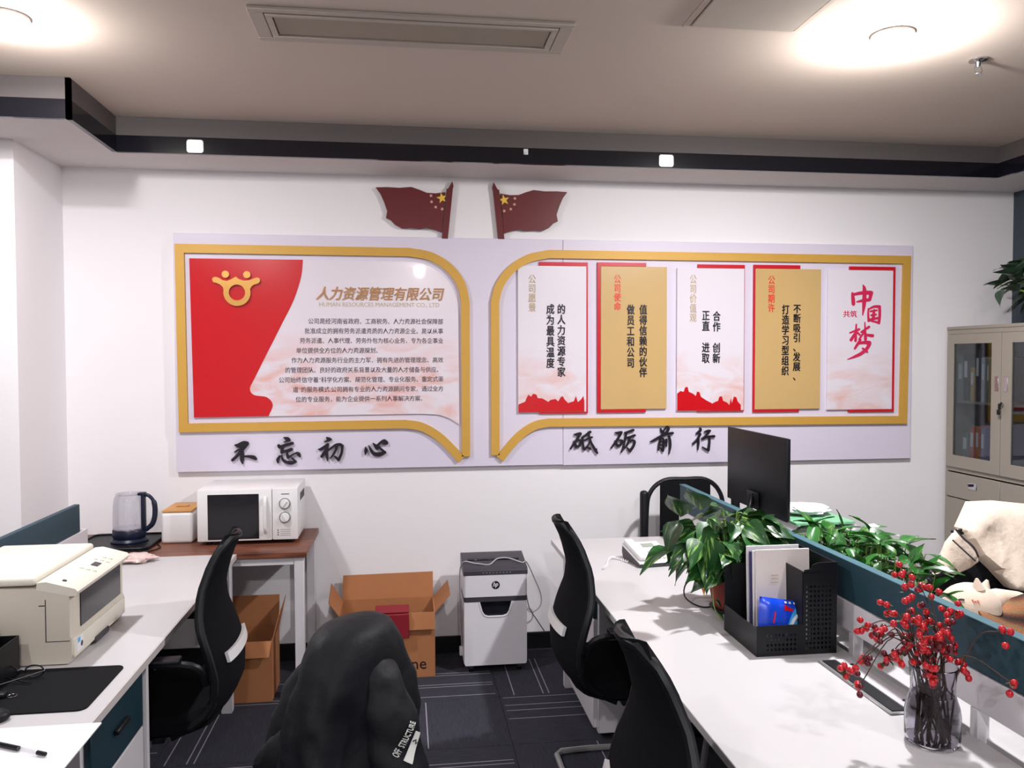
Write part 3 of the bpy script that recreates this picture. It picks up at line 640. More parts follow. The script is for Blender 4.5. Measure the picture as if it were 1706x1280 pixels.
# ================================================================== CHAIRS
def sm(t): t = max(0, min(1, t)); return t*t*(3-2*t)
def xprof(z):
    P = [(.40, .10), (.425, .04), (.46, -.015), (.52, -.05), (.60, -.052), (.68, -.03), (.78, .006), (.87, .010), (.95, -.012), (1.05, -.06)]
    return float(np.interp(z, [p[0] for p in P], [p[1] for p in P]))
def backfn(off=0):
    def f(u, v):
        z = .405+.635*v; y = (u-.5)*2
        hw = .225+.015*math.sin(v*PI)-.115*sm((v-.42)/.58)
        if v > .93: hw *= math.sqrt(max(0.05, 1-((v-.93)/.07)**2*.55))
        x = -.22+xprof(z)+.05*abs(y)**2.2*(1-.3*v)
        return (x+off, y*hw, z+.012*(1-abs(y)**3)*(1 if v > .9 else 0))
    return f
def make_chair(label, group='black office chairs'):
    t = thing('office_chair', label, 'chair', (0, 0, 0), 0, group)
    MB().shell(backfn(), 13, 22, .028).obj('backrest', FABR, t)
    rim = [backfn(-.004)(u, v) for u, v in [(0, .04+.9*i/14) for i in range(15)]+[(i/8, .985) for i in range(1, 8)]+[(1, .94-.9*i/14) for i in range(15)]]
    MB().tube(rim, .013, 7).obj('back_frame', BLK, t)
    f = backfn(-.024)
    MB().shell(lambda u, v: f(.2+.66*u, .355+.055*v), 12, 3, .012).obj('lumbar_bar', WHT, t, 'white lumbar strip')
    def seat(u, v):
        a = 2*PI*u; c, s = math.cos(a), math.sin(a); k = (abs(c)**4+abs(s)**4)**-.25
        rr = [0, .9, 1.0, 1.0, .92, 0][v]; zz = [.402, .402, .42, .455, .475, .482][v]
        x = .03+.25*rr*k*c; zz2 = zz-.018*max(0, (x-.15)/.13)**2
        return (x, .24*rr*k*s, zz2)
    b = MB(); g = [[b.bm.verts.new(seat(i/28, j)) for i in range(28)] for j in range(1, 5)]
    for j in range(3):
        for i in range(28): k = (i+1) % 28; b.bm.faces.new((g[j][i], g[j][k], g[j+1][k], g[j+1][i]))
    c0 = b.bm.verts.new((.03, 0, .402)); c1 = b.bm.verts.new((.03, 0, .480))
    for i in range(28): k = (i+1) % 28; b.bm.faces.new((c0, g[0][k], g[0][i])); b.bm.faces.new((c1, g[3][i], g[3][k]))
    b.obj('seat', FABR, t)
    for s in (-1, 1):
        y = .262*s
        p = crom([(-.20, y*.86, .58), (-.18, y, .65), (-.08, y, .668), (.10, y, .668), (.17, y, .65), (.18, y, .60), (.12, y, .50), (.07, y*.93, .41)], 4)
        a = MB().tube(p, .013, 8).obj('armrest', BLK, t)
        MB().box(-.13, .13, y-.026, y+.026, .672, .69, .008, 2).obj('arm_pad', BLK, a)
    # cantilever sled base: one bent tube
    def side(y): return [(-.02, y, .385), (.20, y, .385), (.26, y, .36), (.275, y, .31), (.24, y, .06), (.225, y, .025), (.18, y, .014)]
    p = [tuple(q) for q in crom(side(.22), 3)]+[(-.10, .22, .014), (-.21, .21, .014), (-.235, .18, .014), (-.235, 0, .014), (-.235, -.18, .014), (-.21, -.21, .014), (-.10, -.22, .014)]+[tuple(q) for q in crom(side(-.22), 3)][::-1]
    MB().tube(p, .0125, 8).obj('sled_base', SILV, t)
    b = MB(); b.box(-.06, .0, -.21, .21, .378, .40, .004, 1); b.box(.1, .16, -.21, .21, .378, .40, .004, 1); b.obj('seat_bracket', BLK, t)
    return t
ch1 = make_chair('black office chair pushed up to the far half of the right desk, nearest the shredder')
def place(o, bx, by, deg):
    a = R(deg); o.location = (bx+.22*math.cos(a), by+.22*math.sin(a), 0); o.rotation_euler = (0, 0, a)
ch2 = copy_tree(ch1); ch2['label'] = 'black office chair cut by the bottom edge beside the right desk, nearest the viewer'
ch3 = copy_tree(ch1); ch3['label'] = 'black office chair at the left desk, its top in front of the microwave'
ch4 = copy_tree(ch1); ch4['label'] = 'black office chair in the aisle with a black jacket draped over it'
ch5 = copy_tree(ch1); ch5['label'] = 'black office chair on the far side of the right desks under the beige coat'
place(ch1, .64, 3.12, 0); place(ch2, .545, 1.80, 2); place(ch3, -.66, 3.05, 182); place(ch4, -.12, 1.99, 150); ch4.scale = (1, .94, .96); place(ch5, 2.38, 3.02, 100)
# tube framed chair beyond the desk end
t = thing('tube_frame_chair', 'black tubular metal framed chair standing against the wall behind the desk plants', 'chair', (1.56, 4.28, 0))
fr = crom([(-.235, .05, .02), (-.235, .06, .40), (-.225, .08, .80), (-.20, .09, .93), (-.12, .09, .995), (0, .09, 1.0), (.12, .09, .995), (.20, .09, .93), (.225, .08, .80), (.235, .06, .40), (.235, .05, .02)], 5)
MB().tube(fr, .013, 8).obj('tube_frame', BLK, t)
MB().shell(lambda u, v: (-.145+.29*u, .088-.02*math.sin(u*PI), .60+.395*v), 8, 8, .014).obj('backrest', BLKM, t)
MB().box(-.21, .21, -.255, .05, .42, .47, .02, 3).obj('seat', BLKM, t)
for s in (-1, 1):
    MB().tube(crom([(.235*s, .06, .42), (.235*s, -.2, .42), (.235*s, -.235, .38), (.235*s, -.24, .02)], 4), .012, 8).obj('leg', BLK, t)
    MB().box(.262*s-.022, .262*s+.022, -.02, .03, .42, .955, .018, 3).obj('side_bar', BLK, t)

# ------------------------------------------------------------------ black jacket over chair 4
def fold(u, v, k): return noise.noise(Vector((math.cos(2*PI*u)*1.6, math.sin(2*PI*u)*1.6, v*1.5+k)))
def rings_obj(name, m, parent, fn, nu, nv, label=None, cap=True):
    b = MB(); g = b.grid(fn, nu, nv, True)
    if cap: b.bm.faces.new(g[0][::-1]); b.bm.faces.new(g[-1])
    return b.obj(name, m, parent, label)
JK = mat('jacket_nylon', (13, 15, 21), .62, var=.1, bump=.3, bscale=25, spec=0.3)
jk = thing('jacket', 'black padded jacket draped over the aisle chair with white printed sleeve patch', 'jacket', (-.13, 1.99, 0), R(60))
def jbody(u, v):
    a = 2*PI*u; v = v**1.3; z = 1.048-.65*v
    hw = float(np.interp(v, [0, .004, .015, .04, .12, .3, .6, 1], [.001, .055, .095, .13, .175, .225, .265, .28]))
    hd = float(np.interp(v, [0, .004, .015, .04, .12, .3, .6, 1], [.001, .04, .062, .078, .095, .11, .135, .16]))
    cx = 0.0
    k = 1+.13*fold(u, v*3, 3)*min(1, v*6)+.05*math.sin(a*7+v*5+2*fold(u, v*4, 8))*min(1, v*3)+.035*fold(u*3, v*9, 12)*min(1, v*6)
    
    return (cx+hw*math.cos(a)*k, hd*math.sin(a)*k, z+.012*fold(u, v*6, 9)*min(1, v*12))
rings_obj('body', JK, jk, jbody, 56, 40)
def sleeve(cen, rad, k):
    def f(u, v):
        c = [float(np.interp(v, [q[0] for q in cen], [q[i+1] for q in cen])) for i in range(3)]
        r = float(np.interp(v, [q[0] for q in rad], [q[1] for q in rad])); a = 2*PI*u
        kk = 1+.10*fold(u, v*6, k)+.05*math.sin(v*26+2*math.sin(a))
        return (c[0]+r*kk*math.cos(a), c[1]+r*kk*math.sin(a), c[2])
    return f
sc = [(0, -.01, -.03, .985), (.3, -.02, -.10, .87), (.6, -.035, -.145, .73), (1, -.045, -.18, .47)]
sr = [(0, .03), (.12, .065), (.5, .07), (1, .062)]
rings_obj('sleeve', JK, jk, sleeve(sc, sr, 21), 30, 36, 'sleeve with white print')
sc2 = [(0, -.05, .03, .985), (.4, -.10, .08, .84), (1, -.14, .11, .52)]
rings_obj('sleeve', JK, jk, sleeve(sc2, sr, 33), 30, 36)
def collar(u, v):
    a = 2*PI*u; x = -.05-.165*v; r = float(np.interp(v, [0, .3, .8, 1], [.07, .075, .05, .012]))
    yy_ = -.10+r*.6*math.cos(a); x += .008*fold(u, v*5, 4)
    return (x*.5+yy_*.866, -.866*x+.5*yy_, .80-.05*v+r*math.sin(a)*(1+.25*fold(u, v*4, 5)))
rings_obj('hood', JK, jk, collar, 24, 16, 'hood folded out to the left')
# printed patch and wording wrapped round the sleeve
PW = mat('white_print', (214, 214, 208), .5, var=.04)
_sl = sleeve(sc, sr, 21)
def on_sleeve(s, h, off=.004):
    """s metres round the sleeve from its camera side, h metres along, both turned by 50 degrees"""
    ca, sa = math.cos(R(52)), math.sin(R(52)); du = s*ca-h*sa; dz = s*sa+h*ca
    u = (.675+du/.43) % 1; v = .42-dz/.56
    p = Vector(_sl(u, max(0, min(1, v)))); c = [float(np.interp(v, [q[0] for q in sc], [q[i+1] for q in sc])) for i in range(3)]
    d = (p-Vector(c)); d.z = 0; d.normalize(); return p+d*off
MB().shell(lambda u, v: on_sleeve(-.055+.075*u, -.044+.022*v, .003), 14, 5, .0015).obj('white_patch', PW, jk, 'white printed patch with a zigzag')
zz = [on_sleeve(-.002, -.043, .0045), on_sleeve(-.008, -.036, .0045), on_sleeve(.001, -.033, .0045), on_sleeve(-.005, -.024, .0045)]
MB().tube(zz, .0015, 6).obj('zigzag_mark', INK, jk)
tx = txt('OFF  STRUCTURE', PW, jk, (-.055, .038, -.009, .008), 'sleeve_lettering', 0, .0008, .01)
for vv in tx.data.vertices: vv.co = on_sleeve(vv.co.x, vv.co.z, .004-vv.co.y)

# ================================================================== THINGS ON THE SIDE TABLE
mw = thing('microwave_oven', 'white microwave oven with dark door and two dials on the side table', 'microwave', (-.79, 4.39, TZ))
MB().box(-.245, .245, -.15, .17, .018, .285, .008, 2).obj('casing', WHT, mw)
MB().box(-.247, .118, -.172, -.151, .02, .283, .006, 2).obj('door', WHT, mw)
MB().box(.120, .247, -.170, -.151, .02, .283, .006, 2).obj('control_panel', WHT, mw)
dw = MB().box(-.195, .055, -.1735, -.1722, .03, .258, .0005, 1).obj('door_window', BLKG, mw, smooth=False)
MB().tube(crom([(.088, -.173, .06), (.088, -.195, .085), (.088, -.198, .15), (.088, -.195, .215), (.088, -.173, .24)], 4), .009, 8).obj('handle', WHT, mw)
for zz_ in (.205, .135):
    k = MB().cyl((.183, -.1702, zz_), (.183, -.175, zz_), .029, seg=32).obj('dial', SILV, mw, 'silver rimmed dial')
    b = MB(); b.cyl((.183, -.1752, zz_), (.183, -.188, zz_), .0235, .021, 28); b.box(.179, .187, -.194, -.186, zz_-.02, zz_+.02, .002, 1, rot=('Y', .6 if zz_ > .17 else -.35), piv=(.183, -.19, zz_)); b.obj('dial_grip', WHT, k)
txt('Galanz', mat('pale_ink', (190, 190, 196), .5), mw, (-.085, -.045, .058, .072), 'maker_lettering', -.1736, .0003, 0, keep=True)
b = MB()
for i in range(3): b.box(.146, .151, -.1708, -.1702, .042+.012*i, .05+.012*i)
for i in range(4): b.box(.16, .21, -.1708, -.1702, .042+.01*i, .0435+.01*i)
b.box(.165, .205, -.1708, -.1702, .252, .256); b.obj('printed_marks', INKG, mw, smooth=False)
for a in (-.2, .2):
    for c in (-.12, .13): MB().cyl((a, c, 0), (a, c, .019), .014, seg=12).obj('foot', BLK, mw)
b = MB()
for i in range(9): b.box(.2452, .2462, -.06+.02*i, -.05+.02*i, .20, .24)
b.obj('side_vent', SHRD, mw, smooth=False)
bb = thing('storage_box', 'white rounded box with bamboo lid between kettle and microwave', 'box', (-1.155, 4.42, TZ))
MB().box(-.078, .078, -.125, .13, 0, .158, .016, 4).obj('box_body', WHT, bb)
MB().box(-.074, .074, -.12, .126, .159, .17, .004, 2).obj('lid', BAMB, bb, 'bamboo lid')
MB().box(-.03, .03, -.02, .02, .1705, .176, .003, 1).obj('lid_grip', BAMB, bb)
tr = thing('black_tray', 'flat black tray under the glass kettle on the side table', 'tray', (-1.42, 4.33, TZ))
MB().prism(rrect(-.20, .165, -.19, .17, .04), 0, .012, 'xy').obj('tray_body', BLK, tr)
MB().tube([(u, v, .016) for u, v in rrect(-.20, .165, -.19, .17, .04)], .005, 6, closed=True).obj('rim', BLK, tr)
kt = thing('electric_kettle', 'glass electric kettle with dark blue base and handle on a black tray', 'kettle', (-1.395, 4.33, TZ+.0125), R(-8))
NAVY = mat('navy_plastic', (18, 24, 48), .35)
MB().lathe([(0, 0), (.088, 0), (.09, .008), (.08, .02), (0, .02)], seg=36).obj('power_base', NAVY, kt)
MB().lathe([(0, .0205), (.076, .0205), (.08, .03), (.08, .062), (.077, .066), (0, .066)], seg=36).obj('heater_base', NAVY, kt)
MB().lathe([(.0765, .0665), (.076, .12), (.074, .18), (.069, .225), (.060, .24), (.064, .246), (.0645, .243), (.062, .239), (.071, .222), (.0755, .18), (.0775, .12), (.078, .0665)], seg=40).obj('glass_body', GLASSK, kt)
MB().lathe([(0, .0662), (.074, .0662), (.074, .072), (0, .074)], seg=32).obj('steel_plate', CHROME, kt)
MB().tube(crom([(.068, 0, .235), (.10, 0, .235), (.128, 0, .20), (.132, 0, .14), (.118, 0, .09), (.085, 0, .06)], 4), [.009]*8+[.013]*10+[.012]*3, 10).obj('handle', NAVY, kt)
MB().box(.066, .082, -.017, .017, .06, .245, .005, 2).obj('handle_spine', NAVY, kt)
MB().box(.05, .085, -.02, .02, .236, .252, .006, 2).obj('lid_button', NAVY, kt)
MB().lathe([(0, .243), (.058, .243), (.058, .248), (.02, .252), (0, .252)], seg=32).obj('lid', GLASSK, kt, 'clear lid')
cb = MB().tube(crom([(-1.36, 4.20, TZ+.02), (-1.30, 4.14, TZ+.006), (-1.24, 4.12, TZ+.005), (-1.21, 4.20, TZ+.005), (-1.245, 4.28, TZ+.005)], 6), .0035, 6).obj('power_cable', BLK)
cb.parent = kt; cb.matrix_parent_inverse = (Matrix.Translation((-1.395, 4.33, TZ+.0125)) @ Matrix.Rotation(R(-8), 4, 'Z')).inverted()
# crumpled sweets bag on the desk end
def crumple(cx, cy, cz, rx, ry, rz, k, amp=.35):
    def f(u, v):
        a = 2*PI*u; th = PI*v; d = 1+amp*noise.noise(Vector((math.cos(a)*math.sin(th)*2.2, math.sin(a)*math.sin(th)*2.2, math.cos(th)*2.2+k)))
        p = (cx+rx*math.cos(a)*math.sin(th)*d, cy+ry*math.sin(a)*math.sin(th)*d, cz+max(-rz*.96, rz*math.cos(th)*d)); return p
    return f
bg = MB(); bg.grid(crumple(0, 0, .02, .075, .055, .021, 3, .45), 36, 14, True)
bg = bg.obj('sweets_bag', PINKW, loc=(-1.235, 3.93, TZ)); tag(bg, 'small crumpled pinkish snack bag on the far end of the left desk', 'snack bag')
# ================================================================== PRINTER
pr = thing('laser_printer', 'cream multifunction printer on the left desk', 'printer', (-1.225, 2.86, TZ))
D = .235
prof = [(-.20, .004), (.195, .004), (.205, .03), (.205, .08), (.2, .087), (.2, .212), (.20, .215), (.10, .24), (-.20, .247)]
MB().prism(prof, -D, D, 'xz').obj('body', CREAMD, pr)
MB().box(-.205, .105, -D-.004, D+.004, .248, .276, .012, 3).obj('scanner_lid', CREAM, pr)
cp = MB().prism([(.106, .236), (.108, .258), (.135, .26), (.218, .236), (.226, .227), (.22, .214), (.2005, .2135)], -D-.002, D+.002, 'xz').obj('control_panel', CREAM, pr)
def slope(x): return .26-(x-.135)*.289
b = MB(); b.box(-.011, .011, -.02, .02, -.001, .0015); o = b.obj('display', SHRD, cp); o.location = (.185, .03, slope(.185)+.001); o.rotation_euler = (0, R(16.1), 0)
for i, (xx, yy) in enumerate([(.165, -.04), (.185, -.04), (.205, -.04), (.165, .08), (.185, .08), (.205, .08), (.2, .12), (.18, .12), (.17, -.19)]):
    o = MB().lathe([(0, .003), (.006, .003), (.007, 0)], seg=14).obj('button', CREAMD if i < 8 else SHRD, cp); o.location = (xx, yy, slope(xx)); o.rotation_euler = (0, R(16.1), 0)
MB().box(.2002, .2035, -.155, .205, .094, .21, .001, 1).obj('output_opening', BLKG, pr, 'dark paper output opening')
MB().box(.2055, .2085, -.225, .228, .02, .077, .004, 2).obj('paper_drawer', CREAM, pr)
MB().box(.2086, .2105, -.06, .06, .006, .026, .004, 1).obj('drawer_grip', SHRD, pr)
b = MB(); b.box(.13, .1325, -D-.0012, -D, .075, .205); b.box(.13, .2, -D-.0012, -D, .0735, .0755); b.box(.112, .13, -D-.0012, -D, .185, .188); b.obj('panel_seam', SHRD, pr, smooth=False)
b = MB()
for i in range(3): b.box(-.045+.014*i, -.037+.014*i, -D-.001, -D, .13, .145)
b.obj('side_vent', SHRD, pr, smooth=False)
MB().box(-.14, -.065, -D-.0015, -D, .175, .195, .0006, 1).obj('side_recess', mat('recess', (130, 120, 100), .6), pr)
st = MB().box(.2087, .2092, -.205, -.155, .028, .075).obj('sticker', PAPER, pr, smooth=False)
MB().box(.2093, .2096, -.2, -.18, .055, .07).obj('sticker_mark', CYAN, pr, smooth=False)
MB().cyl((.2093, -.168, .045), (.2096, -.168, .045), .009, seg=20).obj('sticker_disc', SHRD, pr)

# ================================================================== LEFT DESK SMALL THINGS
mt = MB().prism(rrect(-1.42, -.853, 2.27, 2.592, .025), TZ+.0005, TZ+.004, 'xy').obj('desk_mat', BLKM); tag(mt, 'black desk mat lying on the left desk in front of the printer', 'desk mat')
pc = thing('pen_tray', 'black plastic holder full of rolled paper at the left edge, in front of the printer', 'desk organizer', (-1.27, 2.50, TZ+.0042))
b = MB()
b.box(-.12, .12, -.08, -.076, 0, .11, .001, 1); b.box(-.12, .12, .076, .08, 0, .11, .001, 1); b.box(-.12, -.116, -.076, .076, 0, .11, .001, 1); b.box(.116, .12, -.076, .076, 0, .11, .001, 1)
b.obj('walls', BLK, pc); MB().box(-.116, .116, -.076, .076, 0, .004).obj('bottom', BLK, pc)
rl = MB(); rl.tube([(-1.36, 2.50, TZ+.10), (-1.19, 2.51, TZ+.145)], .034, 28, cap=False); rl.tube([(-1.36, 2.50, TZ+.10), (-1.19, 2.51, TZ+.145)], .014, 20, cap=False)
def annul(b, c, d, r0, r1):
    q = Vector(d).to_track_quat('Z', 'Y').to_matrix(); A = [b.bm.verts.new(Vector(c)+q @ Vector((r0*math.cos(t), r0*math.sin(t), 0))) for t in [2*PI*i/28 for i in range(28)]]; B = [b.bm.verts.new(Vector(c)+q @ Vector((r1*math.cos(t), r1*math.sin(t), 0))) for t in [2*PI*i/28 for i in range(28)]]
    for i in range(28): j = (i+1) % 28; b.bm.faces.new((A[i], A[j], B[j], B[i]))
annul(rl, (-1.19, 2.51, TZ+.145), (.17, .01, .045), .034, .012)
rl = rl.obj('paper_roll', PAPER); tag(rl, 'white paper roll sticking out of the black holder by the printer', 'paper roll')
gl = MB().tube([(-1.33, 2.455, TZ+.10), (-1.175, 2.45, TZ+.115), (-1.165, 2.45, TZ+.112)], [.007, .007, .003], 8).obj('green_pen', mat('olive_plastic', (130, 150, 60), .5)); tag(gl, 'olive green pen lying in the black holder', 'pen')
eg = thing('eyeglasses', 'folded dark eyeglasses with a silver temple on the black mat', 'eyeglasses', (-1.12, 2.47, TZ+.0045))
for s in (-1, 1):
    c = .036*s
    MB().tube([(c+.026*math.cos(a), .05, .02+.018*math.sin(a)) for a in [2*PI*i/20 for i in range(20)]], .0022, 6, closed=True).obj('lens_rim', BLK, eg)
MB().tube([(-.01, .05, .024), (0, .05, .028), (.01, .05, .024)], .0018, 6).obj('bridge', SILV, eg)
MB().tube([(.064, .05, .024), (.066, .045, .022), (-.06, -.03, .004)], .0018, 6).obj('temple', CHROME, eg, 'silver temple'); MB().tube([(-.064, .05, .024), (-.066, .042, .016), (.05, -.005, .004)], .0018, 6).obj('temple', BLK, eg, 'dark temple')
kr = thing('key_fob', 'black key fob with metal ring on the black mat below the glasses', 'keys', (-1.13, 2.385, TZ+.0045))
MB().box(-.035, .03, -.014, .014, 0, .014, .005, 2).obj('fob', BLK, kr); MB().tube([(.045+.012*math.cos(a), .012*math.sin(a), .003) for a in [2*PI*i/16 for i in range(16)]], .0014, 6, closed=True).obj('ring', CHROME, kr)
for i, lab in enumerate(['white paper sheet on top of the pile overhanging the left desk edge', 'white paper sheet at the bottom of the pile overhanging the left desk edge']):
    sh = MB(); a = (-1.22, -.775) if i == 0 else (-1.21, -.79)
    sh.shell(lambda u, v: (a[0]+(a[1]-a[0])*u, 1.70+.47*v-(.01 if i else 0), TZ+.0085-i*.005-.02*max(0, u-.88)*(1-v)), 8, 5, .003)
    tag(sh.obj('paper_sheet', PAPER), lab, 'paper')
pn = thing('ballpoint_pen', 'clear and black ballpoint pen lying on the white paper', 'pen', (-.905, 2.03, TZ+.017), R(-27))
MB().cyl((-.075, 0, 0), (-.01, 0, 0), .0058, .0058, 14).obj('grip', BLK, pn); MB().cyl((-.01, 0, 0), (.05, 0, 0), .005, .005, 14).obj('barrel', GLASSK, pn); MB().cyl((.05, 0, 0), (.075, 0, 0), .0052, .0048, 14).obj('end_cap', BLK, pn)
ms = thing('computer_mouse', 'black object like a mouse cut by the left edge beside the paper', 'mouse', (-1.075, 2.235, TZ+.0005), .2)
b = MB(); b.sphere((0, 0, .012), .035, 20, 12, (1.45, .9, .62)); b.obj('shell', BLK, ms)

# ================================================================== FLOOR THINGS
CT = .003
def carton(name, label, x0, x1, y0, y1, h, flaps, rz=0):
    t = thing(name, label, 'cardboard box', (0, 0, 0), rz)
    for a in ((x0, x1, y0, y0+CT*1.5), (x0, x1, y1-CT*1.5, y1), (x0, x0+CT*1.5, y0+.005, y1-.005), (x1-CT*1.5, x1, y0+.005, y1-.005)): MB().box(*a, .001, h).obj('side_wall', CARD, t, smooth=False)
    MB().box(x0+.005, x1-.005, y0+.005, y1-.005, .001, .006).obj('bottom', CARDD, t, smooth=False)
    for pts in flaps:
        P = [Vector(p) for p in pts]; nn = (P[1]-P[0]).cross(P[3]-P[0]).normalized()*CT; b = MB()
        A = [b.bm.verts.new(p) for p in P]; B = [b.bm.verts.new(p+nn) for p in P]
        b.bm.faces.new(A); b.bm.faces.new(B[::-1])
        for i in range(4): b.bm.faces.new((A[i], A[(i+1) % 4], B[(i+1) % 4], B[i]))
        b.obj('flap', CARD, t, smooth=False)
    return t
x0, x1, y0, y1, h = -.345, .152, 4.25, 4.53, .345
bx = carton('cardboard_box', 'open cardboard box beside the shredder with text low on its front', x0, x1, y0, y1, h,
   [[(x0, y1, h), (x1, y1, h), (x1, y1+.03, h+.135), (x0, y1+.03, h+.13)], [(x1, y0, h), (x1, y1-.01, h), (x1+.08, y1-.01, h+.095), (x1+.08, y0, h+.09)],
    [(x0, y1-.01, h), (x0, y0, h), (x0-.05, y0, h+.07), (x0-.06, y1-.01, h+.10)], [(x0, y0-.001, h), (x1, y0-.001, h), (x1, y0-.02, h-.085), (x0, y0-.02, h-.085)]])
txt('fine', INK, bx, (-.028, .118, .045, .105), 'box_lettering', y0-.0005, .0004, 0, keep=True)
bk = thing('red_binder', 'dark red binder hanging over the front edge of the cardboard box', 'binder', (0, 0, 0))
MB().box(-.16, .017, y0-.04, y0-.022, .225, .352, .003, 1).obj('front_cover', MAROON, bk); MB().box(-.16, .017, y0-.022, y0+.10, .3525, .362, .003, 1).obj('back_cover', MAROON, bk)
x0, x1, y0, y1, h = -.93, -.652, 4.045, 4.29, .30
carton('cardboard_box', 'taller open cardboard box under the side table behind the left chair', x0, x1, y0, y1, h,
   [[(x0, y1, h), (x1, y1, h), (x1, y1+.02, h+.155), (x0, y1+.02, h+.155)], [(x1, y0, h), (x1, y1-.01, h), (x1+.035, y1-.01, h+.16), (x1+.035, y0, h+.13)],
    [(x0, y0-.001, h), (x1, y0-.001, h), (x1-.01, y0-.03, h-.07), (x0+.01, y0-.03, h-.07)]])
# shredder
sd = thing('paper_shredder', 'silver and grey upright paper shredder standing by the wall', 'shredder', (.475, 4.375, 0))
hx, hy = .168, .115
def rb(x0, x1, y0, y1, z0, z1, r=.02): return MB().prism(rrect(x0, x1, y0, y1, r), z0, z1, 'xy')
# lower bin with scooped window cut into its front wall
b = MB(); b.prism(rrect(-hx, hx, -hy+.02, hy, .015), .045, .385, 'xy'); b.obj('bin', SHRW, sd)
fpts = [(-hx+.004, .046), (-hx+.012, .044), (hx-.012, .044), (hx-.004, .046), (hx, .06), (hx, .385), (.088, .385), (.083, .365), (.073, .33), (.06, .312), (.04, .305), (-.04, .305), (-.06, .312), (-.073, .33), (-.083, .365), (-.088, .385), (-hx, .385), (-hx, .06)]
MB().prism(fpts, -hy-.004, -hy+.0195, 'xz').obj('bin_front', SHRW, sd, smooth=False)
MB().box(-.088, .088, -hy+.0125, -hy+.0192, .303, .384).obj('window', BLKG, sd, smooth=False)
MB().tube([(x, -hy-.004, z) for x, z in fpts[6:16]], .004, 6).obj('window_lip', SHRW, sd)
rb(-hx-.001, hx+.001, -hy-.005, hy+.001, .386, .412, .012).obj('grey_band', SHRD, sd)
rb(-hx-.002, hx+.002, -hy-.008, hy, .413, .528, .015).obj('head_front', SHRW, sd)
b = MB(); b.prism([(-hy-.008, .529), (-hy-.008, .55), (-hy+.004, .563), (hy-.01, .60), (hy, .59), (hy, .529)], -hx-.004, hx+.004, 'yz'); b.obj('top_cover', SHRD, sd)
MB().box(-.14, .14, -.01, .006, .572, .588, .002, 1, rot=('X', .3)).obj('feed_slot', BLKG, sd)
b = MB()
for i in range(9): b.box(-.07+.018*i, -.062+.018*i, -hy-.0088, -hy-.0078, .539, .543)
b.obj('control_icons', SILV, sd, smooth=False)
lg = MB().cyl((0, -hy-.0081, .475), (0, -hy-.0095, .475), .0215, seg=40).obj('round_logo', INK, sd)
txt('hp', PAPER, lg, (-.015, .013, .460, .492), 'logo_lettering', -hy-.0096, .0003, .015, shear=.3)
for a in (-.13, .13):
    for c in (-.08, .09): MB().cyl((a-.012, c, .022), (a+.012, c, .022), .022, seg=16).obj('castor', BLK, sd)
MB().box(-.15, .15, -.095, .105, .03, .044).obj('base_plate', BLK, sd)
sdx, sdy = .475, 4.375
cpts = [(sdx-.172, sdy+.02, .10), (sdx-.182, sdy+.02, .35), (sdx-.176, sdy-.02, .565), (sdx-.10, sdy-.06, .578), (sdx-.03, sdy-.07, .572), (sdx+.02, sdy-.02, .59), (sdx+.08, sdy-.02, .592), (sdx+.15, sdy-.06, .575), (sdx+.185, sdy+.0, .56), (sdx+.24, sdy+.08, .45), (sdx+.29, sdy+.15, .33), (sdx+.285, sdy+.16, .26), (sdx+.23, sdy+.17, .23), (sdx+.19, sdy+.16, .30), (sdx+.188, sdy+.15, .40)]
cord = MB().tube(crom(cpts, 6), .0035, 6).obj('power_cord', mat('pale_cord', (176, 172, 178), .5), sd, 'pale grey cord draped over the top', loc=(-sdx, -sdy, 0))
MB().box(sdx-.186, sdx-.162, sdy+.005, sdy+.03, .055, .105, .005, 2).obj('plug', WHT, cord)
tag(MB().tube(crom([(.675, 4.56, .42), (.69, 4.5, .28), (.74, 4.52, .19), (.79, 4.56, .11)], 6), .003, 6).obj('black_cable', mat('grey_cord', (90, 86, 92), .5)), 'thin grey cable hanging down the wall right of the shredder', 'cable')

# ================================================================== RIGHT DESK THINGS
MON = thing('computer_monitor', 'thin black flat monitor seen from behind above the right desks', 'monitor', (1.60, 3.53, TZ), R(0))
MB().box(-.008, .004, -.315, .315, .245, .60, .003, 2).obj('panel_back', BLK, MON)
MB().box(.0045, .012, -.31, .31, .25, .597, .001, 1).obj('screen', BLKG, MON)
MB().box(-.022, -.0085, -.06, .06, .262, .33, .006, 2).obj('rear_housing', BLK, MON)
MB().box(-.036, -.0225, -.02, .02, .0125, .31, .004, 2).obj('stand_neck', BLK, MON)
MB().prism(rrect(-.10, .10, -.12, .12, .03), .0005, .012, 'xy').obj('stand_base', BLK, MON)
tag(MB().tube(crom([(1.57, 3.50, 1.06), (1.53, 3.44, 1.02), (1.50, 3.42, .92), (1.52, 3.45, .80), (1.50, 3.6, TZ+.005)], 6), .004, 6).obj('monitor_cable', BLK), 'black cable looping down from the back of the monitor', 'cable')
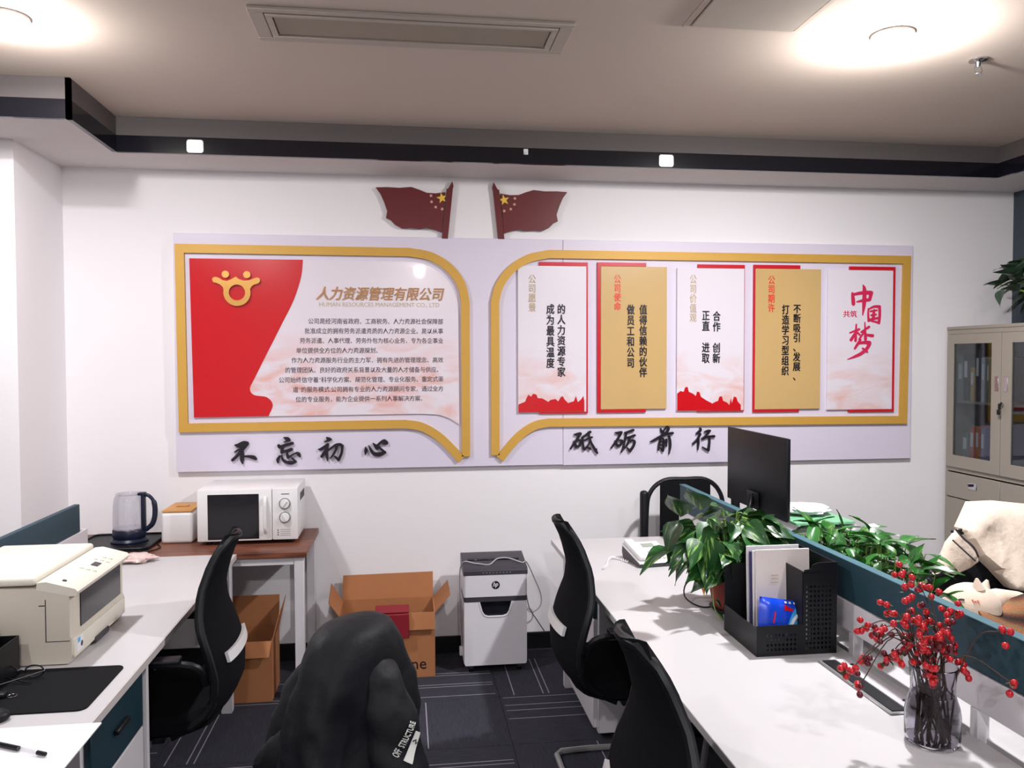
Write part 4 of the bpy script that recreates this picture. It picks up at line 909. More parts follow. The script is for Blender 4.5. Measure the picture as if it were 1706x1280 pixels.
# desk phone
ph = thing('desk_telephone', 'white desk telephone with dark underside near the far end of the right desk', 'telephone', (1.11, 3.60, TZ), R(8))
b = MB(); b.prism([(-.10, .004), (-.10, .018), (.10, .062), (.105, .03), (.09, .002)], -.085, .085, 'yz')
b.obj('base', mat('phone_dark', (70, 68, 74), .5), ph)
b = MB(); b.prism([(-.103, .0185), (-.10, .026), (.10, .070), (.104, .0625)], -.088, .088, 'yz'); b.obj('top_shell', WHT, ph)
def pz(y): return .0265+(y+.1)*.22
hs = MB(); hs.box(-.083, -.038, -.095, .10, 0, .022, .008, 2, rot=('X', .216), piv=(-.06, 0, 0)); o = hs.obj('handset', WHT, ph); o.location = (0, 0, pz(0)+.001)
for i in range(4):
    for j in range(3):
        o = MB().box(-.007, .007, -.006, .006, 0, .004, .0015, 1).obj('key', PAPERG, ph); o.location = (.0+.023*j, -.075+.022*i, pz(-.075+.022*i)); o.rotation_euler = (.216, 0, 0)
o = MB().box(-.03, .03, -.018, .018, 0, .002).obj('display', mat('lcd', (150, 160, 150), .3), ph); o.location = (.025, .06, pz(.06)); o.rotation_euler = (.216, 0, 0)
coil = []
for i in range(150):
    t_ = i/149; c = Vector((1.01-.14*t_, 3.58+.09*math.sin(t_*4.5), TZ+.008)); a = i*1.05
    coil.append((c.x, c.y+.006*math.cos(a), c.z+.006*math.sin(a)))
tag(MB().tube(coil, .0018, 5).obj('coiled_cord', WHT), 'white coiled phone cord lying on the desk left of the telephone', 'cord')
tag(MB().tube(crom([(1.16, 3.10, TZ+.07), (1.09, 3.04, TZ+.05), (1.065, 2.97, TZ+.02), (1.10, 2.90, TZ+.005), (1.16, 2.90, TZ+.005)], 6), .003, 6).obj('black_cable', BLK), 'thin black cable looping on the desk left of the potted pothos', 'cable')

# leaves -----------------------------------------------------------
def leaf_mesh(name, L_, W_, m, curl, foldk, shape=0, k=0):
    """leaf along +x, base at origin, upper side +z, pointed tip"""
    b = MB()
    nu, nv = 9, 7
    def f(v, u):  # u along, v across 0..1
        if shape == 0: wv = (math.sin(PI*min(1, u*1.02)**.62))*(1-.35*u)*1.15 if u < 1 else 0
        else: wv = math.sin(PI*u**.8)*(1-.2*u)
        s = (v-.5)*2; y = s*W_/2*max(wv, 0.0)
        x = L_*u-(.10*L_*abs(s)*(1-u)**4 if shape == 0 else 0)*-1
        if shape == 0 and u < .15: x -= abs(s)*L_*.10*(1-u/.15)
        z = -curl*L_*u*u+foldk*abs(y)+.02*L_*math.sin(u*7+k+s*2)
        return (x, y, z)
    b.grid(lambda v, u: f(v, u), nv, nu)
    bmesh.ops.remove_doubles(b.bm, verts=b.bm.verts[:], dist=1e-5)
    bmesh.ops.solidify(b.bm, geom=b.bm.faces[:], thickness=.0008) if False else None
    return b.mesh(name, m)
LV = [leaf_mesh('leaf', .115, .085, LEAF, .35, .25, 0, i) for i in range(2)]+[leaf_mesh('leaf', .095, .07, LEAF, .15, .4, 0, 2), leaf_mesh('leaf', .14, .095, LEAF, .45, .2, 0, 3)]
LP = [leaf_mesh('leaf', .13, .06, LEAF2, .3, .35, 1, i) for i in range(2)]+[leaf_mesh('leaf', .16, .065, LEAF2, .5, .25, 1, 3), leaf_mesh('leaf', .10, .05, LEAF2, .1, .4, 1, 4)]
LC = [leaf_mesh('leaf', .15, .10, LEAFD, .3, .3, 0, i) for i in range(2)]
LY = leaf_mesh('leaf', .10, .06, LEAFY, .2, .3, 0, 1)
def leaf_at(meshes, parent, base, direc, roll=0, sc=1.0, label=None, name='leaf'):
    d = Vector(direc).normalized(); up = Vector((0, 0, 1))
    if abs(d.dot(up)) > .97: up = Vector((1, 0, 0))
    y = up.cross(d).normalized(); z = d.cross(y)
    M = Matrix((( d.x, y.x, z.x, base[0]), (d.y, y.y, z.y, base[1]), (d.z, y.z, z.z, base[2]), (0, 0, 0, 1))) @ Matrix.Rotation(roll, 4, 'X') @ Matrix.Scale(sc, 4)
    return inst(random.choice(meshes) if isinstance(meshes, list) else meshes, name, parent, M, label)
# pothos in terracotta pot
PX, PY = 1.205, 2.86
po_ = thing('potted_pothos', 'bushy green pothos in a reddish pot beside the black file organizer', 'potted plant', (PX, PY, TZ))
MB().lathe([(0, 0), (.05, 0), (.072, .03), (.082, .08), (.078, .12), (.068, .14), (.063, .14), (.072, .11), (.07, .10), (0, .10)], seg=32).obj('pot', TERRA, po_)
MB().lathe([(.0, .002), (.07, .002), (.083, .016), (.078, .016), (.0, .006)], seg=28).obj('saucer', BLK, po_)
MB().lathe([(0, .125), (.04, .122), (.0695, .112)], seg=20).obj('soil', mat('soil', (44, 34, 28), .95), po_)
rnd = random.Random(5); sb = MB()
for k in range(135):
    a = rnd.uniform(0, 2*PI); r = math.sqrt(rnd.uniform(.02, 1)); zz_ = rnd.uniform(0, 1)
    ex = .21*r*math.cos(a)-.01; ey = .20*r*math.sin(a)
    ez = .17+.22*zz_*(1-.5*r*r)+.02
    if r > .8: ez -= .05*rnd.random()
    base = (ex*.75, ey*.75, ez)
    sb.tube(crom([(ex*.12, ey*.12, .12), (ex*.45, ey*.45, ez*.8+.05), base], 3), .0018, 5)
    out = Vector((math.cos(a), math.sin(a), 0))*(.5+r)+Vector((rnd.uniform(-.5, .5), rnd.uniform(-.5, .5)-.35, rnd.uniform(-.5, .7)-.5*r))
    leaf_at(LV, po_, base, out, rnd.uniform(-.7, .7), rnd.uniform(.65, 1.1))
sb.obj('stems', GSTEM, po_)['kind'] = 'stuff'
for px, py, dx, dz in ((1100, 915, -1, -.1), (1118, 868, -.8, -.9), (1128, 862, -.3, .9), (1185, 895, .1, -1), (1225, 925, .3, -.9), (1160, 850, -.3, .8)):
    p = at(px, py, y=PY-.17); leaf_at(LV[3], po_, (p.x-PX+.04*(-dx), -.17, p.z-TZ), (dx, -.35, dz), 0, 1.0)
p = at(1180, 950, y=PY-.10); leaf_at(LY, po_, (p.x-PX, -.10, p.z-TZ), (-.5, -.35, -1), .3, .95, 'yellow withered leaf', 'yellow_leaf')
MB().tube(crom([(-.03, -.04, .14), (-.10, -.10, .16), (-.13, -.14, .12), (-.13, -.16, .06), (-.105, -.17, .02)], 5), .002, 5).obj('trailing_vine', GSTEM, po_)
for q in ((-.13, -.155, .09), (-.125, -.165, .05)): leaf_at(LV[2], po_, q, (.6, -.3, -.6), 0, .45)
# planter along the divider
pp = thing('planter_trough', 'long leafy planter standing behind the teal divider on the far desk', 'potted plant', (1.56, 2.63, TZ))
b = MB(); W2, L2 = .06, .36
for a in ((-W2, W2, -L2, -L2+.005), (-W2, W2, L2-.005, L2), (-W2, -W2+.005, -L2+.005, L2-.005), (W2-.005, W2, -L2+.005, L2-.005)): b.box(*a, 0, .13)
b.box(-W2+.005, W2-.005, -L2+.005, L2-.005, 0, .005); b.obj('trough', WHT, pp, smooth=False)
MB().box(-W2+.006, W2-.006, -L2+.006, L2-.006, .10, .115).obj('soil', MATS['soil'], pp, smooth=False)
sb = MB()
for k in range(190):
    yy = rnd.uniform(-.34, .35); xx = rnd.uniform(-.07, .09); ez = .15+.19*rnd.random()**.8*(1-.3*(abs(yy)/.36)**2)
    base = (xx*1.3, yy, ez); sb.tube([(xx*.4, yy*.95, .11), (xx, yy, (ez+.1)/2), base], .0016, 5)
    leaf_at(LP, pp, base, (rnd.uniform(-.6, 1.0), rnd.uniform(-1, .8), rnd.uniform(-.4, .5)), rnd.uniform(-.6, .6), rnd.uniform(.55, .95))
sb.obj('stems', GSTEM, pp)['kind'] = 'stuff'
leaf_at(LP[2], pp, (.06, -.35, .22), (.8, -.5, -.35), 0, 1.0)
# tray with folder on the far desk
ft_ = thing('letter_tray', 'white letter tray on the far desk between monitor and leafy planter', 'letter tray', (1.80, 3.42, TZ))
b = MB()
for zt in (.03, .11, .19): b.box(-.13, .13, -.17, .17, zt, zt+.005); b.box(-.13, -.125, -.17, .17, zt+.0052, zt+.03); b.box(.125, .13, -.17, .17, zt+.0052, zt+.03)
b.obj('shelves', WHT, ft_, smooth=False)
for a in (-.128, .118):
    for c in (-.165, .155): MB().box(a, a+.01, c, c+.01, 0, .21).obj('post', WHT, ft_, smooth=False)
tag(MB().box(1.66, 1.93, 3.26, 3.60, TZ+.2202, TZ+.232, .002, 1).obj('green_folder', GREENP), 'pale green folder lying on the letter tray', 'folder')
cbp = MB(); cbp.grid(crumple(0, 0, .024, .11, .10, .022, 8, .3), 40, 14, True)
tag(cbp.obj('plastic_bag', mat('milky_film', (226, 222, 226), .3, var=.1, scale=40), loc=(1.80, 3.46, TZ+.233)), 'crumpled milky plastic film on top of the green folder', 'plastic bag')
# organizer with perforated walls
og = thing('file_organizer', 'black perforated desktop file organizer on the right desk', 'desk organizer', (1.225, 2.525, TZ))
def perf(b, u0, u1, z0, z1, d0, d1, plane, holes, hw=.006, hh=.008, gu=.013, gz=.015):
    """plate with real rectangular holes inside the box holes=(u0,u1,z0,z1)"""
    def P(u, v, d): return (u, d, v) if plane == 'xz' else (d, u, v)
    def bx_(a0, a1, c0, c1):
        if a1-a0 < 1e-5 or c1-c0 < 1e-5: return
        if plane == 'xz': b.box(a0, a1, d0, d1, c0, c1)
        else: b.box(d0, d1, a0, a1, c0, c1)
    hu0, hu1, hz0, hz1 = holes; nu = int((hu1-hu0)/gu); nz = int((hz1-hz0)/gz)
    hu1 = hu0+nu*gu; hz1 = hz0+nz*gz
    bx_(u0, hu0, z0, z1); bx_(hu1, u1, z0, z1); bx_(hu0, hu1, z0, hz0); bx_(hu0, hu1, hz1, z1)
    for j in range(nz):
        za = hz0+j*gz; bx_(hu0, hu1, za+hh, za+gz)
        for i in range(nu): ua = hu0+i*gu; bx_(ua+hw, ua+gu, za, za+hh)
HXo, HYo = .134, .13
b = MB(); perf(b, -HXo, .02, 0, .097, -HYo, -HYo+.003, 'xz', (-.10, .012, .016, .082)); b.obj('low_front', BLK, og, smooth=False)
b = MB(); perf(b, .02, HXo, 0, .262, -HYo, -HYo+.003, 'xz', (.03, .124, .016, .235)); b.obj('tall_front', BLK, og, smooth=False)
MB().prism([(.02, .26), (HXo, .262), (HXo, .292), (.07, .292), (.052, .285), (.046, .272), (.025, .27)], -HYo, -HYo+.003).obj('front_lip', BLK, og, smooth=False)
b = MB(); perf(b, -HYo+.003, HYo, 0, .29, HXo-.003, HXo, 'yz', (-.11, .115, .016, .26)); b.obj('side_wall', BLK, og, 'tall perforated side', smooth=False)
MB().box(-HXo, -HXo+.003, -HYo+.003, HYo, 0, .09).obj('side_wall', BLK, og, 'low solid side', smooth=False)
MB().box(.018, .021, -HYo+.003, HYo-.003, .003, .265).obj('inner_divider', BLK, og, smooth=False)
MB().box(-HXo, HXo-.003, HYo-.003, HYo, .0, .23).obj('rear_wall', BLK, og, smooth=False); MB().box(-HXo+.003, HXo-.003, -HYo+.003, HYo-.003, 0, .003).obj('bottom', BLK, og, smooth=False)
for i, (xo, hh_, ww_, lab) in enumerate([(-.055, .305, .004, 'slim white booklet, leftmost of those standing in the organizer'), (-.047, .29, .006, 'dark spined booklet standing between white ones in the organizer'),
                                   (-.037, .295, .007, 'thick white booklet standing in the middle of the organizer'), (-.026, .30, .007, 'cream covered booklet in front in the organizer, printed with small lines')]):
    bk_ = thing('booklet', lab, 'booklet', (1.225, 2.525, TZ+.0035), group='booklets in the black organizer')
    o = MB().box(-.085, .10, .02-.016*i, .02-.016*i+ww_, 0, hh_, .0008, 1, rot=('X', -.05), piv=(0, .1, 0)).obj('pages', PAPER if i != 1 else mat('purple_cover', (70, 64, 110), .4), bk_, smooth=False)
    o.location = (-.012+.004*i, .0, 0)
    if i == 3:
        o.data.materials[0] = mat('cream_cover', (232, 222, 218), .5)
        b = MB()
        for q in range(3): b.box(-.04, -.015, -.031, -.030, .225-.012*q, .2275-.012*q)
        b.obj('cover_print', INKT, bk_, smooth=False)
tp = thing('tissue_packet', 'blue tissue packet with white and red print stuck in the black organizer', 'tissue packet', (1.198, 2.445, TZ+.105), R(4))
def packet(u, v):
    x = (u-.5)*.145; z = (v-.5)*.10; e = (1-(2*u-1)**6)*(1-(2*v-1)**4)
    return x, z, e
b = MB(); gA = b.grid(lambda u, v: (packet(u, v)[0], -.014*packet(u, v)[2]-.002+.002*math.sin(u*22), packet(u, v)[1]), 18, 12); gB = b.grid(lambda u, v: (packet(u, v)[0], .014*packet(u, v)[2]+.002, packet(u, v)[1]), 18, 12)
bmesh.ops.bridge_loops  # faces joined by welding the rim
bmesh.ops.remove_doubles(b.bm, verts=b.bm.verts[:], dist=.0045)
pk = b.obj('wrapper', BLUEP, tp)
swp = [(u, v) for u, v in ((.46, .02), (.60, .40), (.70, .62), (.99, .62))]
def onp(u, v, off=.0012): q = packet(u, v); return (q[0], -.014*q[2]-.002+.002*math.sin(u*22)-off, q[1])
MB().shell(lambda u, v: onp(.52+.46*u, .02+(.86*math.sin(PI/2*min(1, u*1.6)))*v, .001), 14, 8, .0008).obj('light_blue_print', CYAN, tp)
b = MB(); pts = [onp(.56+.001*i, .03+.10*i, .0024) for i in range(1)]; path = [onp(a, c, .0026) for a, c in ((.58, .04), (.64, .25), (.70, .48), (.76, .60), (.86, .62), (.97, .56))]
b.tube(path, .005, 6); b.obj('white_swoosh', PAPER, tp)
MB().shell(lambda u, v: onp(.48+.2*u, .70+.16*v-.1*u*v, .0022), 5, 4, .0006).obj('red_print', REDB, tp)
MB().shell(lambda u, v: onp(.25+.04*u+.03*v, .32+.32*v, .0018), 3, 5, .0006).obj('pink_print', INKP, tp)
for i in range(4): MB().shell(lambda u, v, i=i: onp(.5+.1*i+.05*u, .9+.05*v, .0018), 3, 3, .0006).obj('white_print', PAPER, tp)
tp.rotation_euler = (R(-12), R(10), R(4)); tp.scale = (1.15, 1, 1.15)
# cable grommet channels in the desk
for i, (ya, yb, lab) in enumerate([(1.95, 2.33, 'grey metal cable tray flap open in the desk behind the berry branches'), ]):
    cg = thing('cable_tray', lab, 'cable tray', (1.31, 0, TZ))
    MB().box(-.05, .055, ya, yb, .0005, .006, .002, 1).obj('frame', SILV, cg)
    MB().box(-.04, .0, ya+.01, yb-.01, .0062, .0085).obj('slot', BLK, cg, smooth=False)
    MB().box(.004, .05, ya+.01, yb-.01, .0062, .010, .001, 1).obj('lid', WMET, cg)
    for yy in (ya+.06, yb-.06): MB().cyl((.03, yy, .0102), (.03, yy, .0112), .007, seg=14).obj('screw_hole', BLK, cg)
gm = thing('power_socket', 'small grey socket plate on the desk to the right of the vase', 'socket', (1.385-.03, 1.87, TZ+.0005))
MB().box(-.03, .03, -.045, .045, 0, .012, .003, 1).obj('plate', SILV, gm); MB().cyl((0, .01, .0122), (0, .01, .0135), .014, seg=18).obj('socket_hole', BLK, gm)

# vase with berry branches -------------------------------------------
VX, VY = 1.273, 1.80
vs = thing('glass_vase', 'smoky glass vase of water holding red berry branches on the right desk', 'vase', (VX, VY, TZ+.0005))
pro = [(0, 0), (.055, 0), (.061, .006), (.063, .02), (.063, .075), (.06, .095), (.053, .115), (.050, .13), (.051, .155), (.055, .19), (.0535, .192), (.0525, .19), (.0485, .155), (.0475, .13), (.0505, .115), (.0575, .095), (.0605, .075), (.0605, .02), (.057, .010), (0, .009)]
MB().lathe(pro, seg=48).obj('glass', GLASSV, vs)
MB().lathe([(0, .0095), (.0565, .0105), (.0600, .02), (.0600, .075), (.0570, .095), (.0500, .1145), (.0475, .122), (0, .122)], seg=48).obj('water', WATERM, vs)
BM_ = MB().sphere((0, 0, 0), .0079, 14, 9, (1, 1, 1.12)).mesh('berry', BERRY); BMD = MB().sphere((0, 0, 0), .0075, 12, 8, (1, 1, 1.1)).mesh('berry', BERRYD)
SP = leaf_mesh('sepal', .016, .009, SEPAL, .3, .3, 1, 0)
clusters = [(1412, 1120, 5, -.02, 0), (1433, 1142, 3, -.02, 1), (1437, 1045, 4, .02, 0), (1470, 1062, 3, .0, 1), (1440, 1096, 3, .03, 1), (1480, 1014, 5, .05, 0), (1500, 1035, 4, -.03, 0), (1505, 955, 5, .04, 0), (1508, 1000, 3, -.02, 0),
            (1534, 975, 3, .06, 1), (1548, 985, 2, .03, 0), (1527, 1042, 6, -.04, 0), (1556, 1040, 3, .02, 0), (1540, 1063, 5, -.03, 0), (1512, 1085, 6, .0, 1), (1500, 1092, 4, -.04, 1), (1570, 1068, 4, .0, 0), (1577, 1088, 5, -.05, 1), (1545, 1095, 5, .02, 1),
            (1595, 1022, 4, .05, 0), (1600, 1108, 5, -.02, 0), (1575, 1028, 2, .03, 1), (1552, 1122, 4, -.05, 0), (1560, 1135, 3, -.045, 1), (1668, 1052, 3, -.12, 0), (1685, 1138, 2, -.15, 0), (1532, 1020, 3, .04, 1), (1590, 1078, 3, .04, 1), (1560, 1075, 6, -.05, 1), (1535, 1085, 5, -.02, 0), (1565, 1055, 4, .05, 1), (1522, 1060, 5, .03, 1), (1582, 1048, 3, -.02, 1), (1478, 1100, 3, .0, 1), (1462, 1048, 4, .03, 1)]
ORD = 'first second third fourth fifth sixth seventh eighth ninth tenth eleventh twelfth thirteenth fourteenth fifteenth sixteenth seventeenth eighteenth nineteenth twentieth'.split()
ORD += ['twenty-'+q for q in ORD[:9]]+['thirtieth']+['thirty-'+q for q in ORD[:9]]
rank = {i: r for r, i in enumerate(sorted(range(len(clusters)), key=lambda i: clusters[i][0]))}
BL = {0: 'berry branch arching lowest to the left with a bright red cluster over the desk', 2: 'berry branch reaching left in front of the white metal rail', 7: 'tallest berry branch rising in front of the divider below the leafy planter',
      24: 'berry branch reaching far right past the divider edge', 25: 'berry branch drooping to the bottom right in front of the teal divider', 19: 'berry branch whose tip overlaps the plush toy'}
for i, (px, py, nb, dy, dk) in enumerate(clusters):
    tip = at(px, py, y=VY+dy); tip = Vector(tip)
    br = thing('berry_branch', BL.get(i, 'berry branch in the vase whose tip is the %s counted from the left' % ORD[rank[i]]), 'berry branch', (VX, VY, TZ), group='red berry branches in the vase')
    a = rnd.uniform(0, 2*PI); foot = Vector((.035*math.cos(a), .035*math.sin(a), .014)); nk = Vector((.028*rnd.uniform(-1, 1), .028*rnd.uniform(-1, 1), .15))
    T = tip-Vector((VX, VY, TZ)); nk.x += .012*(1 if T.x > 0 else -1)
    mid = nk.lerp(T, .5)+Vector((0, 0, .03+.10*abs(T.x)/(.1+abs(T.z))))
    MB().tube(crom([foot, nk*.8+foot*.2, nk, mid, T], 5), [.0024]*8+[.0019]*7+[.0014]*6, 6).obj('stem', STEM, br)
    for k in range(nb+(3 if dk else 1)):
        o_ = Vector((rnd.gauss(0, .011), rnd.gauss(0, .011), rnd.gauss(0, .012)))
        inst(BMD if (dk and k % 2) else BM_, 'berry', br, Matrix.Translation(T+o_) @ Matrix.Rotation(rnd.uniform(0, 3), 4, 'X'))
        if k % 2 == 0: leaf_at(SP, br, T+o_*.5, (rnd.uniform(-1, 1), rnd.uniform(-1, 1), rnd.uniform(-.5, 1)), 0, rnd.uniform(.8, 1.5), name='sepal')
# ------------------------------------------------------------------ plush, scarf, coat
pz_ = thing('plush_toy', 'cream plush animal with closed eyes and pink cheek lying behind the divider', 'plush toy', (1.87, 2.46, TZ), R(0))
hc = Vector((0, 0, .105))
MB().sphere(hc, .088, 28, 18, (1.12, .95, .92)).obj('head', PLUSH, pz_)
MB().tube([hc+Vector((.005, -.03, .07)), hc+Vector((.0, -.03, .105))], [.022, .004], 10).obj('ear', PLUSH, pz_)
MB().tube([hc+Vector((.05, .0, .055)), hc+Vector((.062, .0, .09))], [.022, .004], 10).obj('ear', PLUSH, pz_)
def face(u, w): # point on head surface toward the camera
    n_ = (Vector((-.6, -.8, .12))+Vector((.8, -.6, 0))*u+Vector((0, 0, 1))*w).normalized(); return hc+Vector((n_.x*.0995, n_.y*.0845, n_.z*.082))
MB().tube([face(-.22+.17*math.cos(a), .34+.17*math.sin(a)) for a in [R(60+i*14) for i in range(9)]], .0032, 6).obj('closed_eye', INK, pz_)
for k in range(3): MB().tube([face(.16+.10*k, .56-.05*(k % 2)), face(.21+.10*k, .42)], .003, 6).obj('cheek_mark', mat('cheek_pink', (226, 140, 120), .8), pz_)
MB().tube([(.06, .02, .10), (.13, .03, .12), (.20, .03, .115), (.26, .02, .10)], [.05, .034, .026, .018], 14).obj('arm', PLUSH, pz_)
MB().sphere((.12, .08, .065), .075, 22, 14, (1.6, 1.0, .85)).obj('body', PLUSH, pz_)
SCF = mat('brown_stripe_scarf', (120, 70, 50), .9, bump=.4, bscale=200)
def scarf_mat():
    n, L, b_ = nodes_of(SCF); tc = n.new('ShaderNodeTexCoord'); wv = n.new('ShaderNodeTexWave'); wv.inputs['Scale'].default_value = 4; wv.inputs['Distortion'].default_value = 7; wv.bands_direction = 'DIAGONAL'
    L.new(tc.outputs['Object'], wv.inputs['Vector']); cr = n.new('ShaderNodeValToRGB'); e = cr.color_ramp.elements
    e[0].color = srgb((40, 30, 26)); e[1].color = srgb((150, 100, 70)); q = e.new(.4); q.color = srgb((110, 60, 44)); q = e.new(.7); q.color = srgb((122, 100, 66))
    L.new(wv.outputs['Color'], cr.inputs[0]); L.new(cr.outputs[0], b_.inputs['Base Color'])
scarf_mat()
sf_ = MB(); sf_.shell(lambda u, v: (1.84+.55*u, 2.32+.16*v+.10*u+.02*math.sin(u*9), TZ+.03+.09*math.sin(PI*min(1, v*1.1))*(.75+.4*u)+.02*math.sin(u*14+v*4)+.05*u), 34, 12, .008)
tag(sf_.obj('scarf', SCF), 'brown and tan striped scarf bundled in front of the plush toy', 'scarf')
ct = thing('coat', 'beige padded coat hung over a chair at the right edge, dark lining showing', 'coat', (0, 0, 0))
CY = 2.80
def cpt(px, py, y): p = at(px, py, y=y); return p
def patch(cors, yoff, bulge, nu=26, nv=22, th=.02, k=0, amp=.012):
    A, B_, C_, D_ = [Vector(c) for c in cors]
    def f(u, v):
        p = A.lerp(B_, u).lerp(D_.lerp(C_, u), v)
        e = math.sin(PI*u)*math.sin(PI*v)
        n_ = noise.noise(Vector((u*3+k, v*3, k)))
        crease = -abs(math.sin((u*.8+v*.5)*9+n_*3))**.35*amp*.9
        p.y += yoff-bulge*e-amp*n_+crease; return p
    return MB().shell(f, nu, nv, th)
main = [cpt(1617, 838, CY+.15), cpt(1770, 846, CY+.1), cpt(1790, 985, CY-.12), cpt(1700, 1000, CY-.12)]
main2 = [cpt(1617, 838, CY+.15), cpt(1770, 846, CY+.1), cpt(1770, 1010, CY-.12), cpt(1598, 912, CY-.05)]
def outline_patch(pts, yv, bulge, amp, m, label, name, th=.03, k=0, n=26):
    """padded cloth panel inside an outline of real points, filled by a fine grid"""
    P2 = [Vector((p.x, p.z)) for p in pts]; ys = [p.y for p in pts]
    b = MB(); vsf = [b.bm.verts.new(p) for p in pts]; f = b.bm.faces.new(vsf); f.normal_update()
    bmesh.ops.triangulate(b.bm, faces=[f]); bmesh.ops.subdivide_edges(b.bm, edges=b.bm.edges[:], cuts=5, use_grid_fill=True)
    bmesh.ops.subdivide_edges(b.bm, edges=b.bm.edges[:], cuts=1, use_grid_fill=True)
    def dist(q):
        d = 9
        for i in range(len(P2)):
            a, c = P2[i], P2[(i+1) % len(P2)]; t_ = max(0, min(1, (q-a).dot(c-a)/max(1e-9, (c-a).length_squared))); d = min(d, (q-(a+(c-a)*t_)).length)
        return d
    for v in b.bm.verts:
        q = Vector((v.co.x, v.co.z)); d = dist(q); e = min(1, d/.06); e = math.sqrt(1-(1-e)**2)
        nn = noise.noise(Vector((q.x*7+k, q.y*7, k))); n3 = noise.noise(Vector((q.x*16, q.y*5, k+5)))
        v.co.y -= bulge*e+amp*(nn+.7*n3)*e-abs(math.sin((q.x*1.0+q.y*.35)*24+2*nn))**8*-.006*e
    r = bmesh.ops.extrude_face_region(b.bm, geom=b.bm.faces[:])
    for v in [g for g in r['geom'] if isinstance(g, bmesh.types.BMVert)]: v.co.y += th
    return b.obj(name, m, ct, label)
outline_patch([cpt(*q) for q in ((1617, 838, CY+.10), (1660, 836, CY+.09), (1720, 842, CY+.08), (1780, 850, CY+.05), (1790, 1005, CY-.10), (1730, 990, CY-.08), (1694, 984, CY-.07), (1682, 981, CY-.06), (1655, 952, CY-.02), (1631, 930, CY), (1612, 900, CY+.03), (1598, 880, CY+.06))], CY, .05, .022, BEIGE, None, 'coat_body')
outline_patch([cpt(*q) for q in ((1597, 882, CY), (1610, 903, CY-.01), (1628, 924, CY-.02), (1630, 936, CY-.03), (1614, 948, CY-.03), (1592, 958, CY-.03), (1573, 953, CY-.03), (1557, 958, CY-.03), (1566, 935, CY-.02), (1578, 905, CY-.01))], CY, .02, .008, BEIGE, None, 'lapel', .015, 4)
outline_patch([cpt(*q) for q in ((1628, 922, CY+.03), (1690, 985, CY+.0), (1700, 1060, CY-.02), (1545, 1012, CY-.02), (1530, 965, CY-.0), (1590, 940, CY+.02))], CY, .01, .012, BLKM, 'black lining', 'lining', .02, 7)
p = cpt(1589.5, 951, CY-.062); MB().cyl(p, p+Vector((0, -.008, 0)), .0085, seg=20).obj('button', mat('brown_button', (84, 40, 34), .4), ct)
MB().tube(crom([cpt(1592, 882, CY-.05), cpt(1606, 898, CY-.06), cpt(1622, 912, CY-.07), cpt(1630, 928, CY-.05)], 5), .004, 6).obj('drawstring', SHRD, ct)
MB().tube(crom([cpt(1587, 900, CY-.05), cpt(1603, 915, CY-.06), cpt(1625, 935, CY-.06)], 5), .003, 6).obj('drawstring', SHRD, ct)
b = MB(); q0 = cpt(1594, 884, CY-.06)
for k in range(7): b.sphere(q0+Vector((.018*rnd.uniform(-1, 1.4), .006*rnd.uniform(-1, 1), .016*rnd.uniform(-1, 1))), .006, 8, 6)
b.obj('cord_toggle', BLK, ct)

# ================================================================== STEEL CABINET
cb_ = thing('filing_cabinet', 'grey steel filing cabinet with glazed doors in the right corner', 'cabinet', (3.30, 4.08, 0))
H = 1.866; yA, yB = -.45, .495; dX = .42
b = MB(); b.box(.02, dX, yA, yA+.012, 0, H-.021); b.box(.02, dX, yB-.012, yB, 0, H-.021); b.box(dX-.012, dX, yA+.012, yB-.012, 0, H-.021)
b.box(.02, dX-.012, yA+.012, yB-.012, .05, .062); b.box(.02, dX-.012, yA+.012, yB-.012, 1.018, 1.03); b.obj('carcass', CABG, cb_, smooth=False)
MB().box(-.004, dX, yA-.004, yB+.004, H-.02, H, .004, 2).obj('top_panel', CABG, cb_)
b = MB(); b.box(0, .02, yB-.02, yB, .02, H-.021); b.box(0, .02, yA, yA+.02, .02, H-.021); b.box(0, .02, yA+.02, yB-.02, H-.045, H-.021); b.box(0, .02, yA+.02, yB-.02, .992, 1.018); b.obj('front_frame', CABG, cb_, smooth=False)
MB().box(.03, dX-.013, yA+.013, yB-.013, 1.405, 1.42).obj('shelf', CABG, cb_, smooth=False)
ym = .022
for (a, c, hy_) in ((ym+.002, yB-.022, ym+.035), (yA+.022, ym-.002, ym-.035)):
    gy0, gy1 = (a+.075, c-.055) if a > 0 else (a+.055, c-.075)
    b = MB(); z0, z1 = 1.02, H-.047
    b.box(-.014, -.001, a, gy0, z0, z1); b.box(-.014, -.001, gy1, c, z0, z1); b.box(-.014, -.001, gy0, gy1, z0, 1.092); b.box(-.014, -.001, gy0, gy1, 1.762, z1)
    d = b.obj('glazed_door', CABG, cb_, smooth=False)
    MB().box(-.009, -.005, gy0, gy1, 1.092, 1.762).obj('glass_pane', GLASSP, d, smooth=False)
    b = MB(); b.box(-.0165, -.0142, hy_-.014, hy_+.014, 1.49, 1.575, .001, 1); b.obj('recessed_handle', CHROME, d)
lk = thing('key_bunch', 'small keys hanging from the cabinet door lock between the glass panes', 'keys', (3.30-.015, 4.085, 1.42))
b = MB(); b.cyl((.0, 0, 0), (-.016, 0, 0), .009, seg=14); b.obj('lock_barrel', CHROME, lk)
b = MB(); b.box(-.024, -.020, -.008, .008, -.03, .004, .001, 1); b.box(-.028, -.0245, -.012, .012, -.058, -.03, .003, 1); b.box(-.024, -.020, -.022, -.008, .0, .012, .001, 1); b.obj('key', BLK, lk)
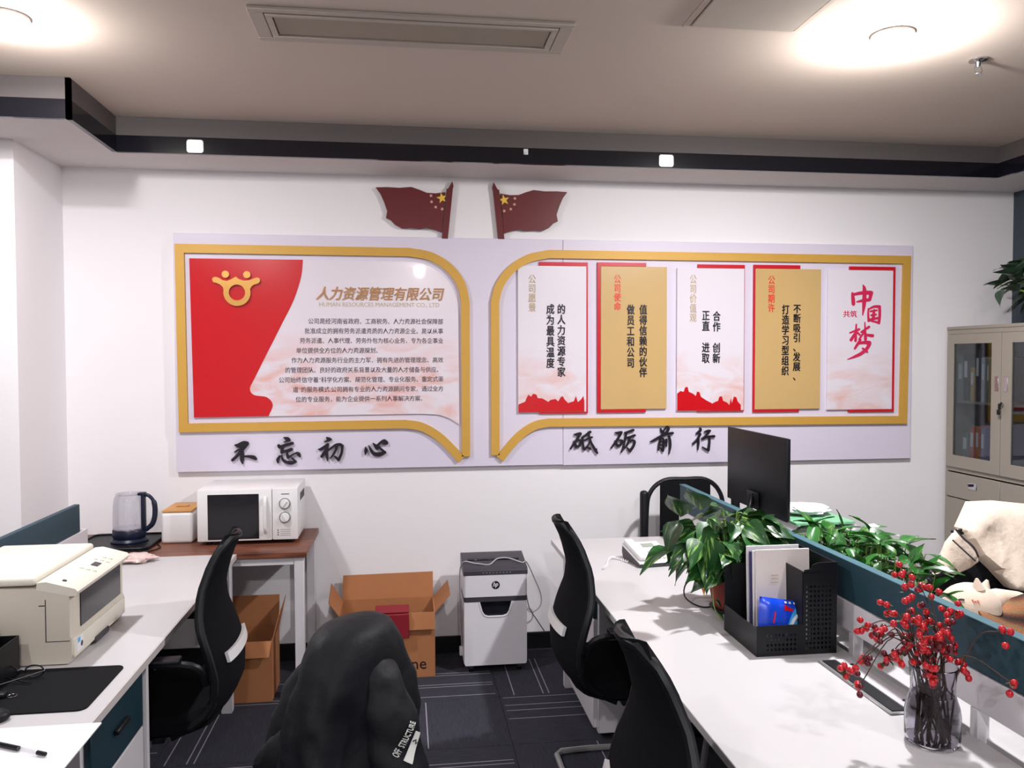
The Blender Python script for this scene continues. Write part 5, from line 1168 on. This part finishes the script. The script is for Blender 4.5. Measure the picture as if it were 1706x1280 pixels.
for (a, c) in ((ym+.002, yB-.022), (yA+.022, ym-.002)):
    d = MB().box(-.012, -.001, a, c, .838, .985, .002, 1).obj('drawer', CABG, cb_)
    yc = (a+c)/2-.01
    MB().box(-.016, -.0122, yc-.035, yc+.035, .905, .945, .002, 1).obj('cup_handle', CHROME, d); MB().cyl((-.0125, yc+.01, .93), (-.03, yc+.01, .93), .008, seg=12).obj('lock', BLK, d)
    MB().box(-.012, -.001, a, c, .06, .832, .002, 1).obj('lower_door', CABG, cb_)
bks = [(4.45, .04, .26, (140, 150, 150), 1.42, 'pale grey binder at the far left of the upper cabinet shelf'), (4.40, .035, .28, (50, 54, 60), 1.42, 'black binder left of the orange one on the upper cabinet shelf'), (4.345, .03, .20, (206, 150, 50), 1.42, 'orange spined binder on the upper cabinet shelf'),
       (4.30, .03, .30, (44, 48, 54), 1.42, 'black binder right of the orange one on the upper cabinet shelf'), (4.255, .03, .26, (190, 190, 190), 1.42, 'white folder right of the black binders on the upper cabinet shelf'), (4.215, .02, .25, (110, 120, 120), 1.42, 'grey folder at the right end of the upper cabinet shelf'),
       (4.40, .04, .20, (130, 140, 140), 1.03, 'grey file left of the red ones on the lower cabinet shelf'), (4.34, .035, .24, (214, 70, 60), 1.03, 'red file on the lower cabinet shelf'), (4.295, .03, .245, (222, 120, 60), 1.03, 'orange file beside the red one on the lower cabinet shelf'), (4.25, .03, .24, (150, 140, 180), 1.03, 'lilac file at the right end of the lower cabinet shelf')]
for i, (y, w_, h_, c, z, lab) in enumerate(bks):
    bk2 = thing('file_binder', lab, 'binder', (3.362, y+.05, z+.0005), group='binders inside the grey cabinet')
    MB().box(-.03, .24, -w_/2, w_/2, 0, h_, .002, 1).obj('cover', mat('binder_%d' % i, c, .5), bk2)
    MB().box(-.0312, -.0302, -w_/2+.006, w_/2-.006, h_*.5, h_*.85).obj('spine_label', PAPER, bk2, smooth=False)
cp_ = thing('potted_plant', 'dark leafy plant on top of the grey cabinet, cut by the right edge', 'potted plant', (3.53, 4.02, H))
MB().lathe([(0, 0), (.07, 0), (.09, .12), (.095, .13), (.085, .13), (.08, .115), (0, .115)], seg=28).obj('pot', BLK, cp_)
MB().lathe([(0, .12), (.079, .116)], seg=20).obj('soil', MATS['soil'], cp_)
sb = MB()
for k in range(34):
    a = rnd.uniform(R(75), R(285)); r = rnd.uniform(.05, .2); ez = rnd.uniform(.14, .34); base = (r*math.cos(a), r*math.sin(a), ez)
    sb.tube([(0, 0, .11), (r*.4*math.cos(a), r*.4*math.sin(a), ez*.7), base], .003, 6)
    leaf_at(LC, cp_, base, (math.cos(a), math.sin(a), rnd.uniform(-.5, .5)), rnd.uniform(-.5, .5), rnd.uniform(.7, 1.1))
for px, py, dx, dz in ((1665, 475, -1, .25), (1690, 455, -.8, .6), (1672, 480, -.4, -.6), (1695, 470, -.5, .9)):
    p = at(px, py, y=4.15); sb.tube([(0, 0, .12), (p.x-3.53+.05, .13, p.z-H), (p.x-3.53, .13, p.z-H)], .003, 6); leaf_at(LC, cp_, (p.x-3.53, .13, p.z-H), (dx, -.1, dz), .3, .75)
sb.obj('stems', GSTEM, cp_)['kind'] = 'stuff'
